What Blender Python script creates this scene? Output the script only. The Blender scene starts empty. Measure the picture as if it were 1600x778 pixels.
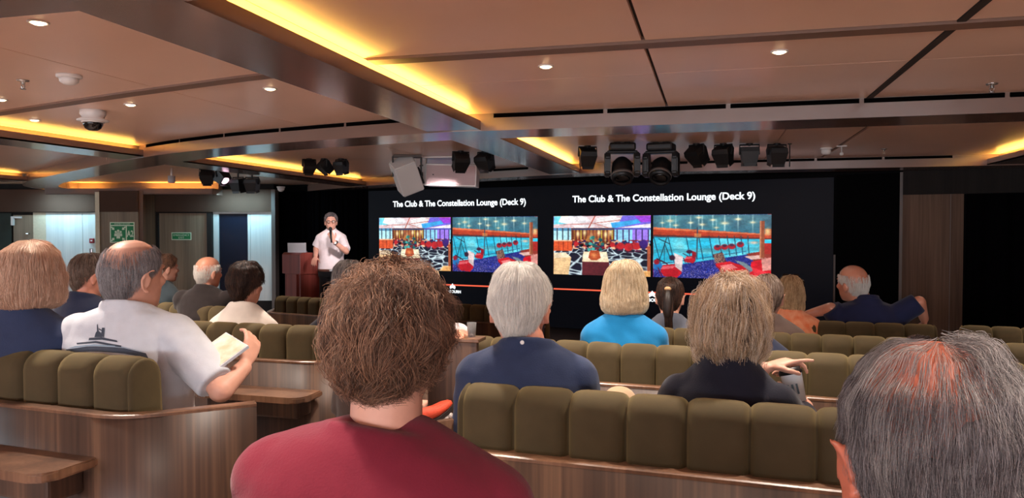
import bpy, bmesh, math, random
import numpy as np
from mathutils import Vector, Matrix, noise
from mathutils.bvhtree import BVHTree

R = math.radians
SC = bpy.context.scene
COL = SC.collection
random.seed(7)

# ------------------------------------------------------------------ camera
F_PX = 1180.0
CAM_Z = 1.45
YAW, PITCH = R(14.8), R(-1.408)
cam_d = bpy.data.cameras.new('camera')
cam_d.sensor_width = 36.0
cam_d.lens = 36.0 * F_PX / 1600.0
cam_d.clip_start = 0.02
cam = bpy.data.objects.new('camera', cam_d)
COL.objects.link(cam)
cam.location = (0, 0, CAM_Z)
cam.rotation_euler = (R(90) + PITCH, 0, YAW)
SC.camera = cam
_M = Matrix.Rotation(YAW, 3, 'Z') @ Matrix.Rotation(R(90) + PITCH, 3, 'X')


def ray(px, py):
    return _M @ Vector(((px - 800) / F_PX, -(py - 389) / F_PX, -1.0))


def at(px, py, d):
    """survey point: the spot seen at px,py that lies d metres deep"""
    return Vector((0, 0, CAM_Z)) + ray(px, py) * d


def atz(px, py, z):
    r = ray(px, py)
    return Vector((0, 0, CAM_Z)) + r * ((z - CAM_Z) / r.z)


def floor_z(y):
    return -0.33 * min(1.0, max(0.0, (y - 2.3) / 5.7))


# ------------------------------------------------------------------ objects
def tag(o, label=None, cat=None, group=None, kind=None):
    if label: o['label'] = label
    if cat: o['category'] = cat
    if group: o['group'] = group
    if kind: o['kind'] = kind
    return o


def thing(name, label, cat, loc=(0, 0, 0), rz=0.0, group=None, rot=None):
    o = bpy.data.objects.new(name, None)
    o.empty_display_size = 0.1
    COL.objects.link(o)
    o.location = loc
    o.rotation_euler = rot if rot else (0, 0, rz)
    return tag(o, label, cat, group)


def link_mesh(name, me, m, parent=None, smooth=False):
    o = bpy.data.objects.new(name, me)
    COL.objects.link(o)
    if m is not None:
        me.materials.clear()
        me.materials.append(m)
    if parent: o.parent = parent
    if smooth:
        me.polygons.foreach_set('use_smooth', [True] * len(me.polygons))
    return o


def obj(name, bm, m, parent=None, smooth=False, label=None):
    me = bpy.data.meshes.new(name)
    bmesh.ops.recalc_face_normals(bm, faces=bm.faces)
    bm.to_mesh(me)
    bm.free()
    o = link_mesh(name, me, m, parent, smooth)
    if label: o['label'] = label
    return o


def struct(name, bm, m, smooth=False):
    o = obj(name, bm, m, None, smooth)
    o['kind'] = 'structure'
    return o


def dup(root, loc, rot=None, label=None, group=None):
    r = root.copy()
    COL.objects.link(r)
    r.location = loc
    if rot is not None: r.rotation_euler = rot
    if label: r['label'] = label
    if group: r['group'] = group
    for ch in list(root.children):
        c = ch.copy()
        COL.objects.link(c)
        c.parent = r
        for g in list(ch.children):
            d = g.copy()
            COL.objects.link(d)
            d.parent = c
    return r


# ------------------------------------------------------------------ shapes
def B():
    return bmesh.new()


def box(bm, lo, hi, mat=None, bev=0.0, seg=2):
    lo, hi = Vector(lo), Vector(hi)
    c, s = (lo + hi) / 2, hi - lo
    M = Matrix.Translation(c) @ Matrix.Diagonal((s.x, s.y, s.z, 1))
    if mat is not None: M = mat @ M
    r = bmesh.ops.create_cube(bm, size=1.0, matrix=M)
    if bev:
        es = list({e for v in r['verts'] for e in v.link_edges})
        bmesh.ops.bevel(bm, geom=es, offset=bev, segments=seg, profile=0.5, affect='EDGES')
    return bm


def frame_from(d):
    d = Vector(d).normalized()
    u = d.cross(Vector((0, 0, 1)))
    if u.length < 1e-4: u = Vector((1, 0, 0))
    u.normalize()
    return d, u, d.cross(u).normalized()


def ring_mesh(bm, rings, cap=True):
    vs = [[bm.verts.new(p) for p in r] for r in rings]
    n = len(vs[0])
    for a, b in zip(vs, vs[1:]):
        for i in range(n):
            j = (i + 1) % n
            bm.faces.new((a[i], a[j], b[j], b[i]))
    if cap:
        bm.faces.new(vs[0][::-1])
        bm.faces.new(vs[-1])
    return vs


def cone(bm, p0, p1, r0, r1=None, n=16, rnd=False, flat=1.0):
    """tapered limb or rod from p0 to p1; rnd rounds the ends"""
    p0, p1 = Vector(p0), Vector(p1)
    r1 = r0 if r1 is None else r1
    d, u, w = frame_from(p1 - p0)
    prof = []
    if rnd:
        for k in range(4):
            a = R(90) * (1 - k / 4)
            prof.append((p0 - d * r0 * math.sin(a), r0 * max(math.cos(a), 0.08)))
    prof.append((p0, r0))
    prof.append((p1, r1))
    if rnd:
        for k in range(1, 5):
            a = R(90) * k / 4
            prof.append((p1 + d * r1 * math.sin(a), r1 * max(math.cos(a), 0.08)))
    rings = []
    for c, r in prof:
        rings.append([c + (u * math.cos(t) + w * math.sin(t) * flat) * r for t in [2 * math.pi * i / n for i in range(n)]])
    ring_mesh(bm, rings)
    return bm


def ball(bm, c, r, rot=None, n=16, m=10):
    r = Vector(r) if not isinstance(r, (int, float)) else Vector((r, r, r))
    M = Matrix.Translation(Vector(c))
    if rot is not None: M = M @ rot.to_4x4()
    M = M @ Matrix.Diagonal((r.x, r.y, r.z, 1))
    bmesh.ops.create_uvsphere(bm, u_segments=n, v_segments=m, radius=1.0, matrix=M)
    return bm


def lathe(bm, prof, n=24, M=None):
    """prof: list of (radius, z) turned about z"""
    rings = []
    for r, z in prof:
        r = max(r, 1e-4)
        rings.append([Vector((r * math.cos(2 * math.pi * i / n), r * math.sin(2 * math.pi * i / n), z)) for i in range(n)])
    if M is not None: rings = [[M @ p for p in q] for q in rings]
    ring_mesh(bm, rings)
    return bm


def sellipse(cx, cy, cz, rx, ryf, ryb, n=32, e=2.0):
    out = []
    for i in range(n):
        t = 2 * math.pi * i / n
        c, s = math.cos(t), math.sin(t)
        x = math.copysign(abs(c) ** (2 / e), c) * rx
        y = math.copysign(abs(s) ** (2 / e), s) * (ryf if s > 0 else ryb)
        out.append(Vector((cx + x, cy + y, cz)))
    return out


def prism(bm, pts, z0, z1, M=None):
    a = [Vector((p[0], p[1], z0)) for p in pts]
    b = [Vector((p[0], p[1], z1)) for p in pts]
    if M is not None: a, b = [M @ p for p in a], [M @ p for p in b]
    ring_mesh(bm, [a, b])
    return bm


def round_path(pts, rad, seg=6):
    """plan polyline with rounded corners"""
    pts = [Vector(p) for p in pts]
    out = [pts[0]]
    for a, b, c in zip(pts, pts[1:], pts[2:]):
        d1, d2 = (a - b), (c - b)
        r = min(rad, d1.length * .45, d2.length * .45)
        p, q = b + d1.normalized() * r, b + d2.normalized() * r
        for k in range(seg + 1):
            t = k / seg
            out.append(p * (1 - t) ** 2 + b * 2 * t * (1 - t) + q * t * t)
    out.append(pts[-1])
    return out


def sweep(bm, path, prof):
    """prof: closed list of (offset to the path's right-hand side, z)"""
    n = len(path)
    rings = []
    for i, p in enumerate(path):
        a, b = path[max(i - 1, 0)], path[min(i + 1, n - 1)]
        t = (b - a).normalized()
        nm = Vector((t.y, -t.x))
        if 0 < i < n - 1:
            t1 = (path[i] - path[i - 1]).normalized()
            c = max(0.5, t.dot(t1))
            nm = nm / c
        rings.append([Vector((p.x + nm.x * o, p.y + nm.y * o, z)) for o, z in prof])
    ring_mesh(bm, rings)
    return bm


def tube(bm, pts, r, n=8):
    pts = [Vector(p) for p in pts]
    rings = []
    for i, p in enumerate(pts):
        d, u, w = frame_from(pts[min(i + 1, len(pts) - 1)] - pts[max(i - 1, 0)])
        rr = r[i] if isinstance(r, (list, tuple)) else r
        rings.append([p + (u * math.cos(t) + w * math.sin(t)) * rr for t in [2 * math.pi * k / n for k in range(n)]])
    ring_mesh(bm, rings)
    return bm


def remesh(bm, voxel, smooth=3, name='body'):
    """one continuous skin over overlapping volumes"""
    me = bpy.data.meshes.new(name)
    bmesh.ops.recalc_face_normals(bm, faces=bm.faces)
    bm.to_mesh(me)
    bm.free()
    t = bpy.data.objects.new('_tmp', me)
    COL.objects.link(t)
    m = t.modifiers.new('r', 'REMESH')
    m.mode = 'VOXEL'
    m.voxel_size = voxel
    m.adaptivity = 0.0
    if smooth:
        s = t.modifiers.new('s', 'SMOOTH')
        s.factor = 0.5
        s.iterations = smooth
    dg = bpy.context.evaluated_depsgraph_get()
    dg.update()
    out = bpy.data.meshes.new_from_object(t.evaluated_get(dg))
    bpy.data.objects.remove(t)
    bpy.data.meshes.remove(me)
    out.name = name
    out.polygons.foreach_set('use_smooth', [True] * len(out.polygons))
    return out


# ------------------------------------------------------------------ materials
def srgb(r, g, b):
    def f(c):
        c /= 255.0
        return c / 12.92 if c <= 0.04045 else ((c + 0.055) / 1.055) ** 2.4
    return (f(r), f(g), f(b), 1.0)


def mat(name, col, rough=0.5, metal=0.0, spec=0.5, var=0.0, vscale=6.0, bump=0.0, bscale=60.0, coat=0.0, sheen=0.0,
        stretch=(1, 1, 1), col2=None, trans=0.0):
    m = bpy.data.materials.new(name)
    m.use_nodes = True
    nt = m.node_tree
    b = nt.nodes['Principled BSDF']
    b.inputs['Base Color'].default_value = col
    b.inputs['Roughness'].default_value = rough
    b.inputs['Metallic'].default_value = metal
    b.inputs['Specular IOR Level'].default_value = spec
    b.inputs['Coat Weight'].default_value = coat
    b.inputs['Coat Roughness'].default_value = 0.12
    b.inputs['Sheen Weight'].default_value = sheen
    b.inputs['Transmission Weight'].default_value = trans
    tc = nt.nodes.new('ShaderNodeTexCoord')
    mp = nt.nodes.new('ShaderNodeMapping')
    mp.inputs['Scale'].default_value = stretch
    nt.links.new(tc.outputs['Object'], mp.inputs['Vector'])
    if var or col2:
        n = nt.nodes.new('ShaderNodeTexNoise')
        n.inputs['Scale'].default_value = vscale
        n.inputs['Detail'].default_value = 4
        nt.links.new(mp.outputs['Vector'], n.inputs['Vector'])
        cr = nt.nodes.new('ShaderNodeValToRGB')
        cr.color_ramp.elements[0].position = 0.32
        cr.color_ramp.elements[1].position = 0.68
        c2 = col2 or tuple(min(1, c * (1 + var)) for c in col[:3]) + (1,)
        c1 = col if col2 else tuple(c * (1 - var) for c in col[:3]) + (1,)
        cr.color_ramp.elements[0].color = c1
        cr.color_ramp.elements[1].color = c2
        nt.links.new(n.outputs['Fac'], cr.inputs['Fac'])
        nt.links.new(cr.outputs['Color'], b.inputs['Base Color'])
    if bump:
        n2 = nt.nodes.new('ShaderNodeTexNoise')
        n2.inputs['Scale'].default_value = bscale
        n2.inputs['Detail'].default_value = 3
        nt.links.new(mp.outputs['Vector'], n2.inputs['Vector'])
        bp = nt.nodes.new('ShaderNodeBump')
        bp.inputs['Strength'].default_value = bump
        bp.inputs['Distance'].default_value = 0.01
        nt.links.new(n2.outputs['Fac'], bp.inputs['Height'])
        nt.links.new(bp.outputs['Normal'], b.inputs['Normal'])
    return m


def wood(name, dark, mid, light, rough=0.35, coat=0.3, sc=1.0):
    m = bpy.data.materials.new(name)
    m.use_nodes = True
    nt = m.node_tree
    b = nt.nodes['Principled BSDF']
    b.inputs['Roughness'].default_value = rough
    b.inputs['Coat Weight'].default_value = coat
    b.inputs['Coat Roughness'].default_value = 0.38
    b.inputs['Specular IOR Level'].default_value = 0.35
    tc = nt.nodes.new('ShaderNodeTexCoord')
    outs = []
    for s, w in (((9 * sc, 9 * sc, .25), 1.0), ((70 * sc, 70 * sc, 1.2), 0.4)):
        mp = nt.nodes.new('ShaderNodeMapping')
        mp.inputs['Scale'].default_value = s
        nt.links.new(tc.outputs['Object'], mp.inputs['Vector'])
        n = nt.nodes.new('ShaderNodeTexNoise')
        n.inputs['Scale'].default_value = 1.0
        n.inputs['Detail'].default_value = 3
        nt.links.new(mp.outputs['Vector'], n.inputs['Vector'])
        outs.append(n.outputs['Fac'])
    mx = nt.nodes.new('ShaderNodeMix')
    mx.inputs[0].default_value = 0.35
    nt.links.new(outs[0], mx.inputs[2])
    nt.links.new(outs[1], mx.inputs[3])
    cr = nt.nodes.new('ShaderNodeValToRGB')
    e = cr.color_ramp.elements
    e[0].position, e[0].color = 0.33, dark
    e[1].position, e[1].color = 0.70, light
    k = e.new(0.5)
    k.color = mid
    nt.links.new(mx.outputs[0], cr.inputs['Fac'])
    nt.links.new(cr.outputs['Color'], b.inputs['Base Color'])
    return m


def emit(name, col, s):
    m = bpy.data.materials.new(name)
    m.use_nodes = True
    nt = m.node_tree
    b = nt.nodes['Principled BSDF']
    b.inputs['Base Color'].default_value = (0.02, 0.02, 0.02, 1)
    b.inputs['Emission Color'].default_value = col
    b.inputs['Emission Strength'].default_value = s
    return m


def hair_mat(name, cols, rough=0.5):
    """strand colours vary from hair to hair"""
    m = bpy.data.materials.new(name)
    m.use_nodes = True
    nt = m.node_tree
    b = nt.nodes['Principled BSDF']
    b.inputs['Roughness'].default_value = rough
    b.inputs['Specular IOR Level'].default_value = 0.35
    tc = nt.nodes.new('ShaderNodeTexCoord')
    n = nt.nodes.new('ShaderNodeTexNoise')
    n.inputs['Scale'].default_value = 28
    n.inputs['Detail'].default_value = 4
    nt.links.new(tc.outputs['Object'], n.inputs['Vector'])
    hi = nt.nodes.new('ShaderNodeHairInfo')
    mx = nt.nodes.new('ShaderNodeMix')
    mx.inputs[0].default_value = 0.5
    nt.links.new(n.outputs['Fac'], mx.inputs[2])
    nt.links.new(hi.outputs['Random'], mx.inputs[3])
    cr = nt.nodes.new('ShaderNodeValToRGB')
    e = cr.color_ramp.elements
    e[0].position, e[0].color = 0.2, cols[0]
    e[1].position, e[1].color = 0.8, cols[-1]
    for i, c in enumerate(cols[1:-1]):
        k = e.new(0.2 + 0.6 * (i + 1) / (len(cols) - 1))
        k.color = c
    nt.links.new(mx.outputs[0], cr.inputs['Fac'])
    nt.links.new(cr.outputs['Color'], b.inputs['Base Color'])
    return m


M = {}
M['ceil'] = mat('ceiling_lacquer', srgb(236, 198, 176), 0.34, spec=0.4, var=0.03, vscale=1.5, coat=0.12)
M['beam'] = mat('beam_lacquer', srgb(122, 98, 88), 0.22, spec=0.6, var=0.03, vscale=2, coat=0.4)
M['gap'] = mat('dark_gap', srgb(40, 28, 22), 0.8)
M['band'] = mat('brown_band', srgb(120, 92, 78), 0.45)
M['vent'] = mat('black_vent', srgb(7, 6, 6), 1.0, spec=0.0)
M['wood'] = wood('walnut_veneer', srgb(48, 33, 26), srgb(68, 48, 38), srgb(112, 82, 62), 0.46, 0.15)
M['wood_rail'] = wood('walnut_edge', srgb(78, 54, 40), srgb(108, 76, 56), srgb(136, 100, 76), 0.3, 0.4)
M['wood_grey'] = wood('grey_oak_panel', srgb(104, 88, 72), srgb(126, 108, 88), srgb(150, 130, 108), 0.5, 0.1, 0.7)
M['wood_brown'] = wood('brown_oak_panel', srgb(76, 58, 48), srgb(98, 77, 64), srgb(122, 98, 82), 0.85, 0.0, 0.7)
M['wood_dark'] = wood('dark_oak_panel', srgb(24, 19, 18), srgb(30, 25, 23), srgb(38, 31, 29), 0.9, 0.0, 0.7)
M['pale_panel'] = wood('pale_panel', srgb(196, 202, 200), srgb(212, 216, 214), srgb(226, 228, 224), 0.45, 0.1, 0.6)
M['velvet'] = mat('olive_velvet', srgb(70, 60, 42), 0.85, spec=0.2, var=0.09, vscale=14, bump=0.05, bscale=300, sheen=0.5)
M['velvet'].node_tree.nodes['Principled BSDF'].inputs['Sheen Tint'].default_value = srgb(214, 190, 130)
M['black_cloth'] = mat('black_wall_cloth', srgb(7, 7, 9), 0.9, spec=0.1)
M['carpet'] = mat('beige_carpet', srgb(168, 152, 146), 0.95, spec=0.1, var=0.25, vscale=30, bump=0.2, bscale=200)  # unseen floor, made pale to bounce light up to the ceiling
M['black'] = mat('black_housing', srgb(20, 19, 21), 0.45)
M['blackgloss'] = mat('black_gloss', srgb(8, 8, 10), 0.08, spec=0.8)
M['white_pl'] = mat('white_plastic', srgb(222, 216, 212), 0.4)
M['chrome'] = mat('chrome', srgb(200, 200, 200), 0.2, metal=1.0)
M['trim'] = mat('grey_trim', srgb(104, 96, 92), 0.6)
M['mahog'] = wood('mahogany', srgb(92, 36, 30), srgb(118, 50, 42), srgb(146, 72, 62), 0.35, 0.3)
M['skin'] = mat('skin_fair', srgb(214, 160, 138), 0.5, spec=0.4, var=0.07, vscale=22)
M['skin_ruddy'] = mat('skin_ruddy', srgb(208, 140, 116), 0.42, spec=0.5, var=0.12, vscale=16)
M['skin_bald'] = mat('skin_scalp', srgb(216, 158, 134), 0.33, spec=0.5, col2=srgb(208, 138, 110), vscale=9)
M['skin_crown'] = mat('skin_red_crown', srgb(178, 100, 78), 0.38, spec=0.5, var=0.10, vscale=14)
M['eye'] = mat('eye_white', srgb(226, 222, 216), 0.2)
# ================================================================== the room
Z_B, Z_T, Z_S = 2.20, 2.325, 2.345        # beam underside, ceiling panels, slab

bm = B(); box(bm, (-17, -6, Z_S), (9, 18, Z_S + .12)); struct('ceiling', bm, M['gap'])


def panel(x0, x1, y0, y1, g=0.004):
    b = B(); box(b, (x0 + g, y0 + g, Z_T), (x1 - g, y1 - g, Z_S + .002))
    return struct('ceiling_panel', b, M['ceil'])


# the panelled trays, split by fine joints
for xa, xb, ga in ((-1.72, -.315, .004), (-.305, 0.985, .004), (1.02, 3.1, .004), (3.1, 9, .004)):
    for ya, yb in ((-6, -2), (-2, 2.1), (2.1, 3.54), (3.66, 4.3), (4.3, 5.5)):
        panel(xa, xb, ya, yb, ga)
for xa, xb in ((-1.72, .62), (.62, 1.26), (1.29, 3.1), (3.1, 9)):
    for ya, yb in ((5.9, 6.62), (6.62, 9.85)):
        panel(xa, xb, ya, yb)
panel(-1.72, 9, 9.85, 18)
for xa, xb in ((-3.3, -2.05), (-5.65, -3.3), (-9.5, -6.0), (-17, -9.5)):
    for ya, yb in ((-6, 2.1), (2.1, 8.5), (8.5, 18)):
        panel(xa, xb, ya, yb)
panel(-6.0, -5.65, -6, 18); panel(-2.05, -1.72, -6, 18, 0)

# brown cross rails between panels
b = B(); box(b, (-1.70, 3.545, Z_T - .012), (9, 3.655, Z_S)); struct('trim_1', b, M['band'])
b = B(); sweep(b, [Vector((-2.08, 3.66)), Vector((-2.62, 3.76)), Vector((-3.6, 4.0)), Vector((-5.6, 4.55))],
               [(0, Z_T - .012), (.10, Z_T - .012), (.10, Z_S), (0, Z_S)]); struct('trim_2', b, M['band'])
b = B(); box(b, (.985, -6, Z_T - .006), (1.02, 5.45, Z_S)); struct('trim_3', b, M['gap'])


def beam(name, x0, x1, y0, y1, lip):
    """ceiling beam along y; the lip side hides a strip light in a cove"""
    b = B(); Z_B = globals()['Z_B'] + .002
    if lip > 0:
        box(b, (x0, y0, Z_B), (x1 - .12, y1, Z_S)); box(b, (x1 - .121, y0, Z_B), (x1, y1, Z_B + .014)); box(b, (x1 - .018, y0, Z_B), (x1, y1, Z_B + .07)); box(b, (x1 - .121, y0, Z_B), (x1 - .06, y1, Z_B + .05))
    elif lip < 0:
        box(b, (x0 + .12, y0, Z_B), (x1, y1, Z_S)); box(b, (x0, y0, Z_B), (x0 + .121, y1, Z_B + .014)); box(b, (x0, y0, Z_B), (x0 + .018, y1, Z_B + .07)); box(b, (x0 + .06, y0, Z_B), (x0 + .121, y1, Z_B + .05))
    else:
        box(b, (x0, y0, Z_B), (x1, y1, Z_S))
    return struct(name, b, M['beam'])


M['led'] = emit('warm_led', (1.0, 0.56, 0.10, 1), 38.0)


def led(x0, x1, y0, y1, label, z=None):
    z = Z_B + .053 if z is None else z
    b = B(); box(b, (x0, y0, z), (x1, y1, z + .012))
    return tag(obj('cove_light', b, M['led']), label, 'strip light', 'amber strip lights in the ceiling coves')


beam('ceiling_beam_1', -2.10, -1.68, -6, 10.4, 1)
led(-1.790, -1.760, 2.0, 5.43, 'amber strip light along the long beam over the audience')
led(-1.790, -1.760, 5.97, 9.78, 'amber strip light along the beam beside the hanging moving lights')
beam('ceiling_beam_2', -6.05, -5.62, -6, 11.9, 1)
led(-5.730, -5.700, 2.0, 6.5, 'amber strip light above the dome camera')
led(-5.730, -5.700, 6.95, 11.6, 'amber strip light behind the three black spotlights near the white speaker')
beam('ceiling_beam_3', 3.06, 3.5, -6, 10.3, -1)
led(3.140, 3.170, 5.97, 9.78, 'amber strip light above the dark curtain')
beam('ceiling_beam_4', -10.6, -10.1, -6, 9.3, 1)
led(-10.21, -10.18, 4.0, 9.2, 'amber strip light at the far corner over the wood door')

# wide cross beam behind the viewer's row
b = B(); box(b, (-17, 1.45, Z_B - .002), (9, 2.13, Z_S)); struct('ceiling_beam_5', b, M['beam'])


def smooth_path(pts, n=8):
    pts = [Vector(p) for p in pts]
    out = []
    for i in range(len(pts) - 1):
        p0, p1, p2, p3 = pts[max(i - 1, 0)], pts[i], pts[i + 1], pts[min(i + 2, len(pts) - 1)]
        for k in range(n):
            t = k / n
            out.append(.5 * ((2 * p1) + (p2 - p0) * t + (2 * p0 - 5 * p1 + 4 * p2 - p3) * t * t + (-p0 + 3 * p1 - 3 * p2 + p3) * t ** 3))
    out.append(pts[-1])
    return out


arc1 = [Vector((9, 5.45)), Vector((3.5, 5.45)), Vector((1, 5.45))] + smooth_path(
    [(-1.6, 5.45), (-2.1, 5.46), (-3.4, 5.72), (-4.4, 6.0), (-5.68, 6.56), (-8.1, 8.0), (-10.4, 9.5), (-11.6, 10.8), (-12.0, 12.5)], 8)
b = B(); sweep(b, arc1, [(0, Z_B), (.5, Z_B), (.5, Z_S), (0, Z_S)]); struct('ceiling_beam_6', b, M['beam'])
b = B(); sweep(b, arc1, [(-.006, Z_B - .004), (.004, Z_B - .004), (.004, Z_T - .03), (-.006, Z_T - .03)]); struct('trim_4', b, M['beam'])
arc2 = [Vector((9, 9.82)), Vector((3.5, 9.82))] + smooth_path(
    [(.5, 9.82), (-1.4, 9.84), (-2.2, 10.05), (-3.9, 10.75), (-5.5, 11.6), (-7.4, 12.9), (-9.2, 14.4)], 8)
b = B(); sweep(b, arc2, [(0, Z_B), (.55, Z_B), (.55, Z_S), (0, Z_S)]); struct('ceiling_beam_7', b, M['beam'])
b = B(); sweep(b, arc2, [(-.006, Z_B - .004), (.004, Z_B - .004), (.004, Z_T - .03), (-.006, Z_T - .03)]); struct('trim_5', b, M['beam'])


def along(path, s):
    for a, c in zip(path, path[1:]):
        L = (c - a).length
        if s <= L: return a + (c - a) * (s / L)
        s -= L
    return path[-1].copy()


def vents(path, s0, n, ln, gap, group, lab):
    """slot diffusers let into the upper edge of a cross beam"""
    for i in range(n):
        s = s0 + i * (ln + gap)
        pts = [along(path, s + ln * k / 6) for k in range(7)]
        b = B(); sweep(b, pts, [(-.010, Z_T - .033), (.003, Z_T - .033), (.003, Z_T - .003), (-.010, Z_T - .003)])
        o = obj('slot_vent', b, M['vent'])
        tag(o, lab, 'vent', group)


vents(arc1, 6.36, 5, .82, .03, 'slot vents over the near cross beam', 'long black slot vent along the straight near cross beam')
vents(arc1, 11.2, 5, .68, .03, 'slot vents over the curved end of the near beam', 'black slot vent on the curved end of the near cross beam')
vents(arc2, 6.3, 5, .72, .03, 'slot vents over the far cross beam', 'black slot vent along the far cross beam above the screen')
vents(arc2, 11.5, 4, .6, .03, 'slot vents over the curved far beam', 'black slot vent on the curved far beam behind the white speakers')

# ---------------------------------------------------------------- floor and stage
b = B()
rows = [(-6, 0), (2.3, 0), (8.0, -.33), (18, -.33)]
tp = [[b.verts.new((x, y, z)) for x in (-17, 9)] for y, z in rows]
bt = [[b.verts.new((x, y, z - .2)) for x in (-17, 9)] for y, z in rows]
for i in range(3):
    b.faces.new((tp[i][0], tp[i][1], tp[i + 1][1], tp[i + 1][0])); b.faces.new((bt[i][0], bt[i + 1][0], bt[i + 1][1], bt[i][1]))
    for s in (0, 1): b.faces.new((tp[i][s], tp[i + 1][s], bt[i + 1][s], bt[i][s]))
b.faces.new((tp[0][0], bt[0][0], bt[0][1], tp[0][1])); b.faces.new((tp[3][0], tp[3][1], bt[3][1], bt[3][0]))
struct('floor', b, M['carpet'])

# ---------------------------------------------------------------- back wall, oblique
WD = Vector((.9765, -.2158, 0))                  # along the wall, to the right
WN = Vector((-.2158, -.9765, 0))                 # out of the wall, to the audience
W0 = at(1410, 360, 9.78)


def wuv(px, py, off=0.0):
    r = ray(px, py); o = Vector((0, 0, CAM_Z)); p0 = W0 + WN * off
    t = (p0 - o).dot(WN) / r.dot(WN)
    p = o + r * t
    return (p - W0).dot(WD), p.z


WM = Matrix((( WD.x, 0, -WN.x, W0.x), (WD.y, 0, -WN.y, W0.y), (0, 1, 0, 0), (0, 0, 0, 1)))
WM = Matrix(((WD.x, 0, WN.x, W0.x), (WD.y, 0, WN.y, W0.y), (0, 1, 0, 0), (0, 0, 0, 1)))   # (u, height, out) to world


def wbox(bm, u0, u1, v0, v1, o0, o1, bev=0.0):
    return box(bm, (u0, v0, o0), (u1, v1, o1), WM, bev)


uL = wuv(428, 360)[0]
b = B(); wbox(b, uL, 7.5, -.4, Z_S, -.25, 0); struct('wall_back', b, M['black_cloth'])
st = B()
stage_pts = [W0 + WD * (uL + .05) + WN * .01, W0 + WD * .1 + WN * .01, W0 + WD * .1 + WN * .75, at(640, 360, 9.6), at(420, 360, 9.9), at(405, 360, 13.6)]
prism(st, [(p.x, p.y) for p in stage_pts], -.36, -.09)
M['stage'] = mat('stage_black', srgb(22, 20, 22), 0.6, spec=0.3)
struct('floor_stage', st, M['stage'])
# joinery beyond the screen wall
u_a, u_b = wuv(1410, 360)[0], wuv(1505, 360)[0]
b = B(); wbox(b, u_a - .035, u_a, -.36, 2.2, 0, .05); struct('trim_6', b, M['trim'])
vt = wuv(1450, 304)[1]
b = B(); wbox(b, u_a, 7.5, vt, 2.24, 0, .10); struct('wall_header_back', b, M['wood_dark'])
us = wuv(1484, 400)[0]
b = B(); wbox(b, u_a, us - .004, -.36, vt, 0, .05); struct('wall_panel_back', b, M['wood_brown'])
b = B(); wbox(b, us + .004, u_b, -.36, vt, 0, .05); struct('wall_panel_end', b, M['wood_brown'])
b = B(); wbox(b, us - .004, us + .004, -.36, vt, 0, .053); struct('trim_7', b, M['trim'])
u1303 = wuv(1304, 400)[0]
b = B(); wbox(b, u1303 - .012, u1303 + .012, -.3, wuv(1304, 398)[1], 0, .02); struct('trim_8', b, M['trim'])
# dark curtain filling the opening past the wood panel
b = B()
pts = []
for i in range(0, 241):
    u = u_b + .03 + (7.2 - u_b) * i / 240
    pts.append((u, .03 + .022 * math.sin(i * .55) + .008 * math.sin(i * 1.3)))
rear = [(u, .0) for u, o in pts[::-1]]
ring_mesh(b, [[WM @ Vector((u, v, o)) for u, o in pts + rear] for v in (-.3, vt)])
tag(obj('curtain', b, mat('curtain_black', srgb(8, 7, 9), 1.0, spec=.0)), 'black curtain hanging in the opening beside the grey wood panel', 'curtain')
u_c0, u_c1 = uL + .06, wuv(575, 400)[0]
b = B(); pts = []
for i in range(0, 161):
    u = u_c0 + (u_c1 - u_c0) * i / 160
    pts.append((u, .04 + .02 * math.sin(i * .5) + .008 * math.sin(i * 1.27)))
rear = [(u, .003) for u, o in pts[::-1]]
ring_mesh(b, [[WM @ Vector((u, v, o)) for u, o in pts + rear] for v in (-.09, 2.19)])
tag(obj('curtain', b, bpy.data.materials['curtain_black']), 'black curtain hanging behind the lectern and the speaker', 'curtain')
b = B(); wbox(b, wuv(1306, 400)[0], u_a - .036, -.3, 2.19, .001, .03); struct('wall_panel_black', b, mat('black_panel', srgb(4, 4, 5), .9, spec=.05))

# ---------------------------------------------------------------- side wall with the doors, square to the view
SW = at(428, 360, 14.25)
SD, SN = (_M @ Vector((1, 0, 0))), Vector((math.sin(YAW), -math.cos(YAW), 0))
SM = Matrix(((SD.x, 0, SN.x, SW.x), (SD.y, 0, SN.y, SW.y), (0, 1, 0, 0), (0, 0, 0, 1)))


def sx(px, out=0.0): return (px - 800) / F_PX * (14.25 - out) - (428 - 800) / F_PX * 14.25


def sz(py, out=0.0): return at(200, py, 14.25 - out).z


def sbox(bm, x0, x1, y1, y0, o0, o1, bev=0.0):
    """a board of the side wall by its edges (left, right, lower, upper) and how far it stands out"""
    return box(bm, (sx(x0, o1), sz(y1, o1), o0), (sx(x1, o1), sz(y0, o1), o1), SM, bev)


YF = 508
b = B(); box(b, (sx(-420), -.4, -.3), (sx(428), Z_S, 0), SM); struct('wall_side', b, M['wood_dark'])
M['hdr'] = mat('brown_header', srgb(78, 58, 48), .9, spec=.1, var=.06, vscale=3)
b = B(); sbox(b, -420, 425, 331, 296, 0, .12); struct('wall_header_side', b, M['hdr'])
b = B(); sbox(b, 424, 430, 520, 296, 0, .22); struct('trim_9', b, M['trim'])
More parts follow.
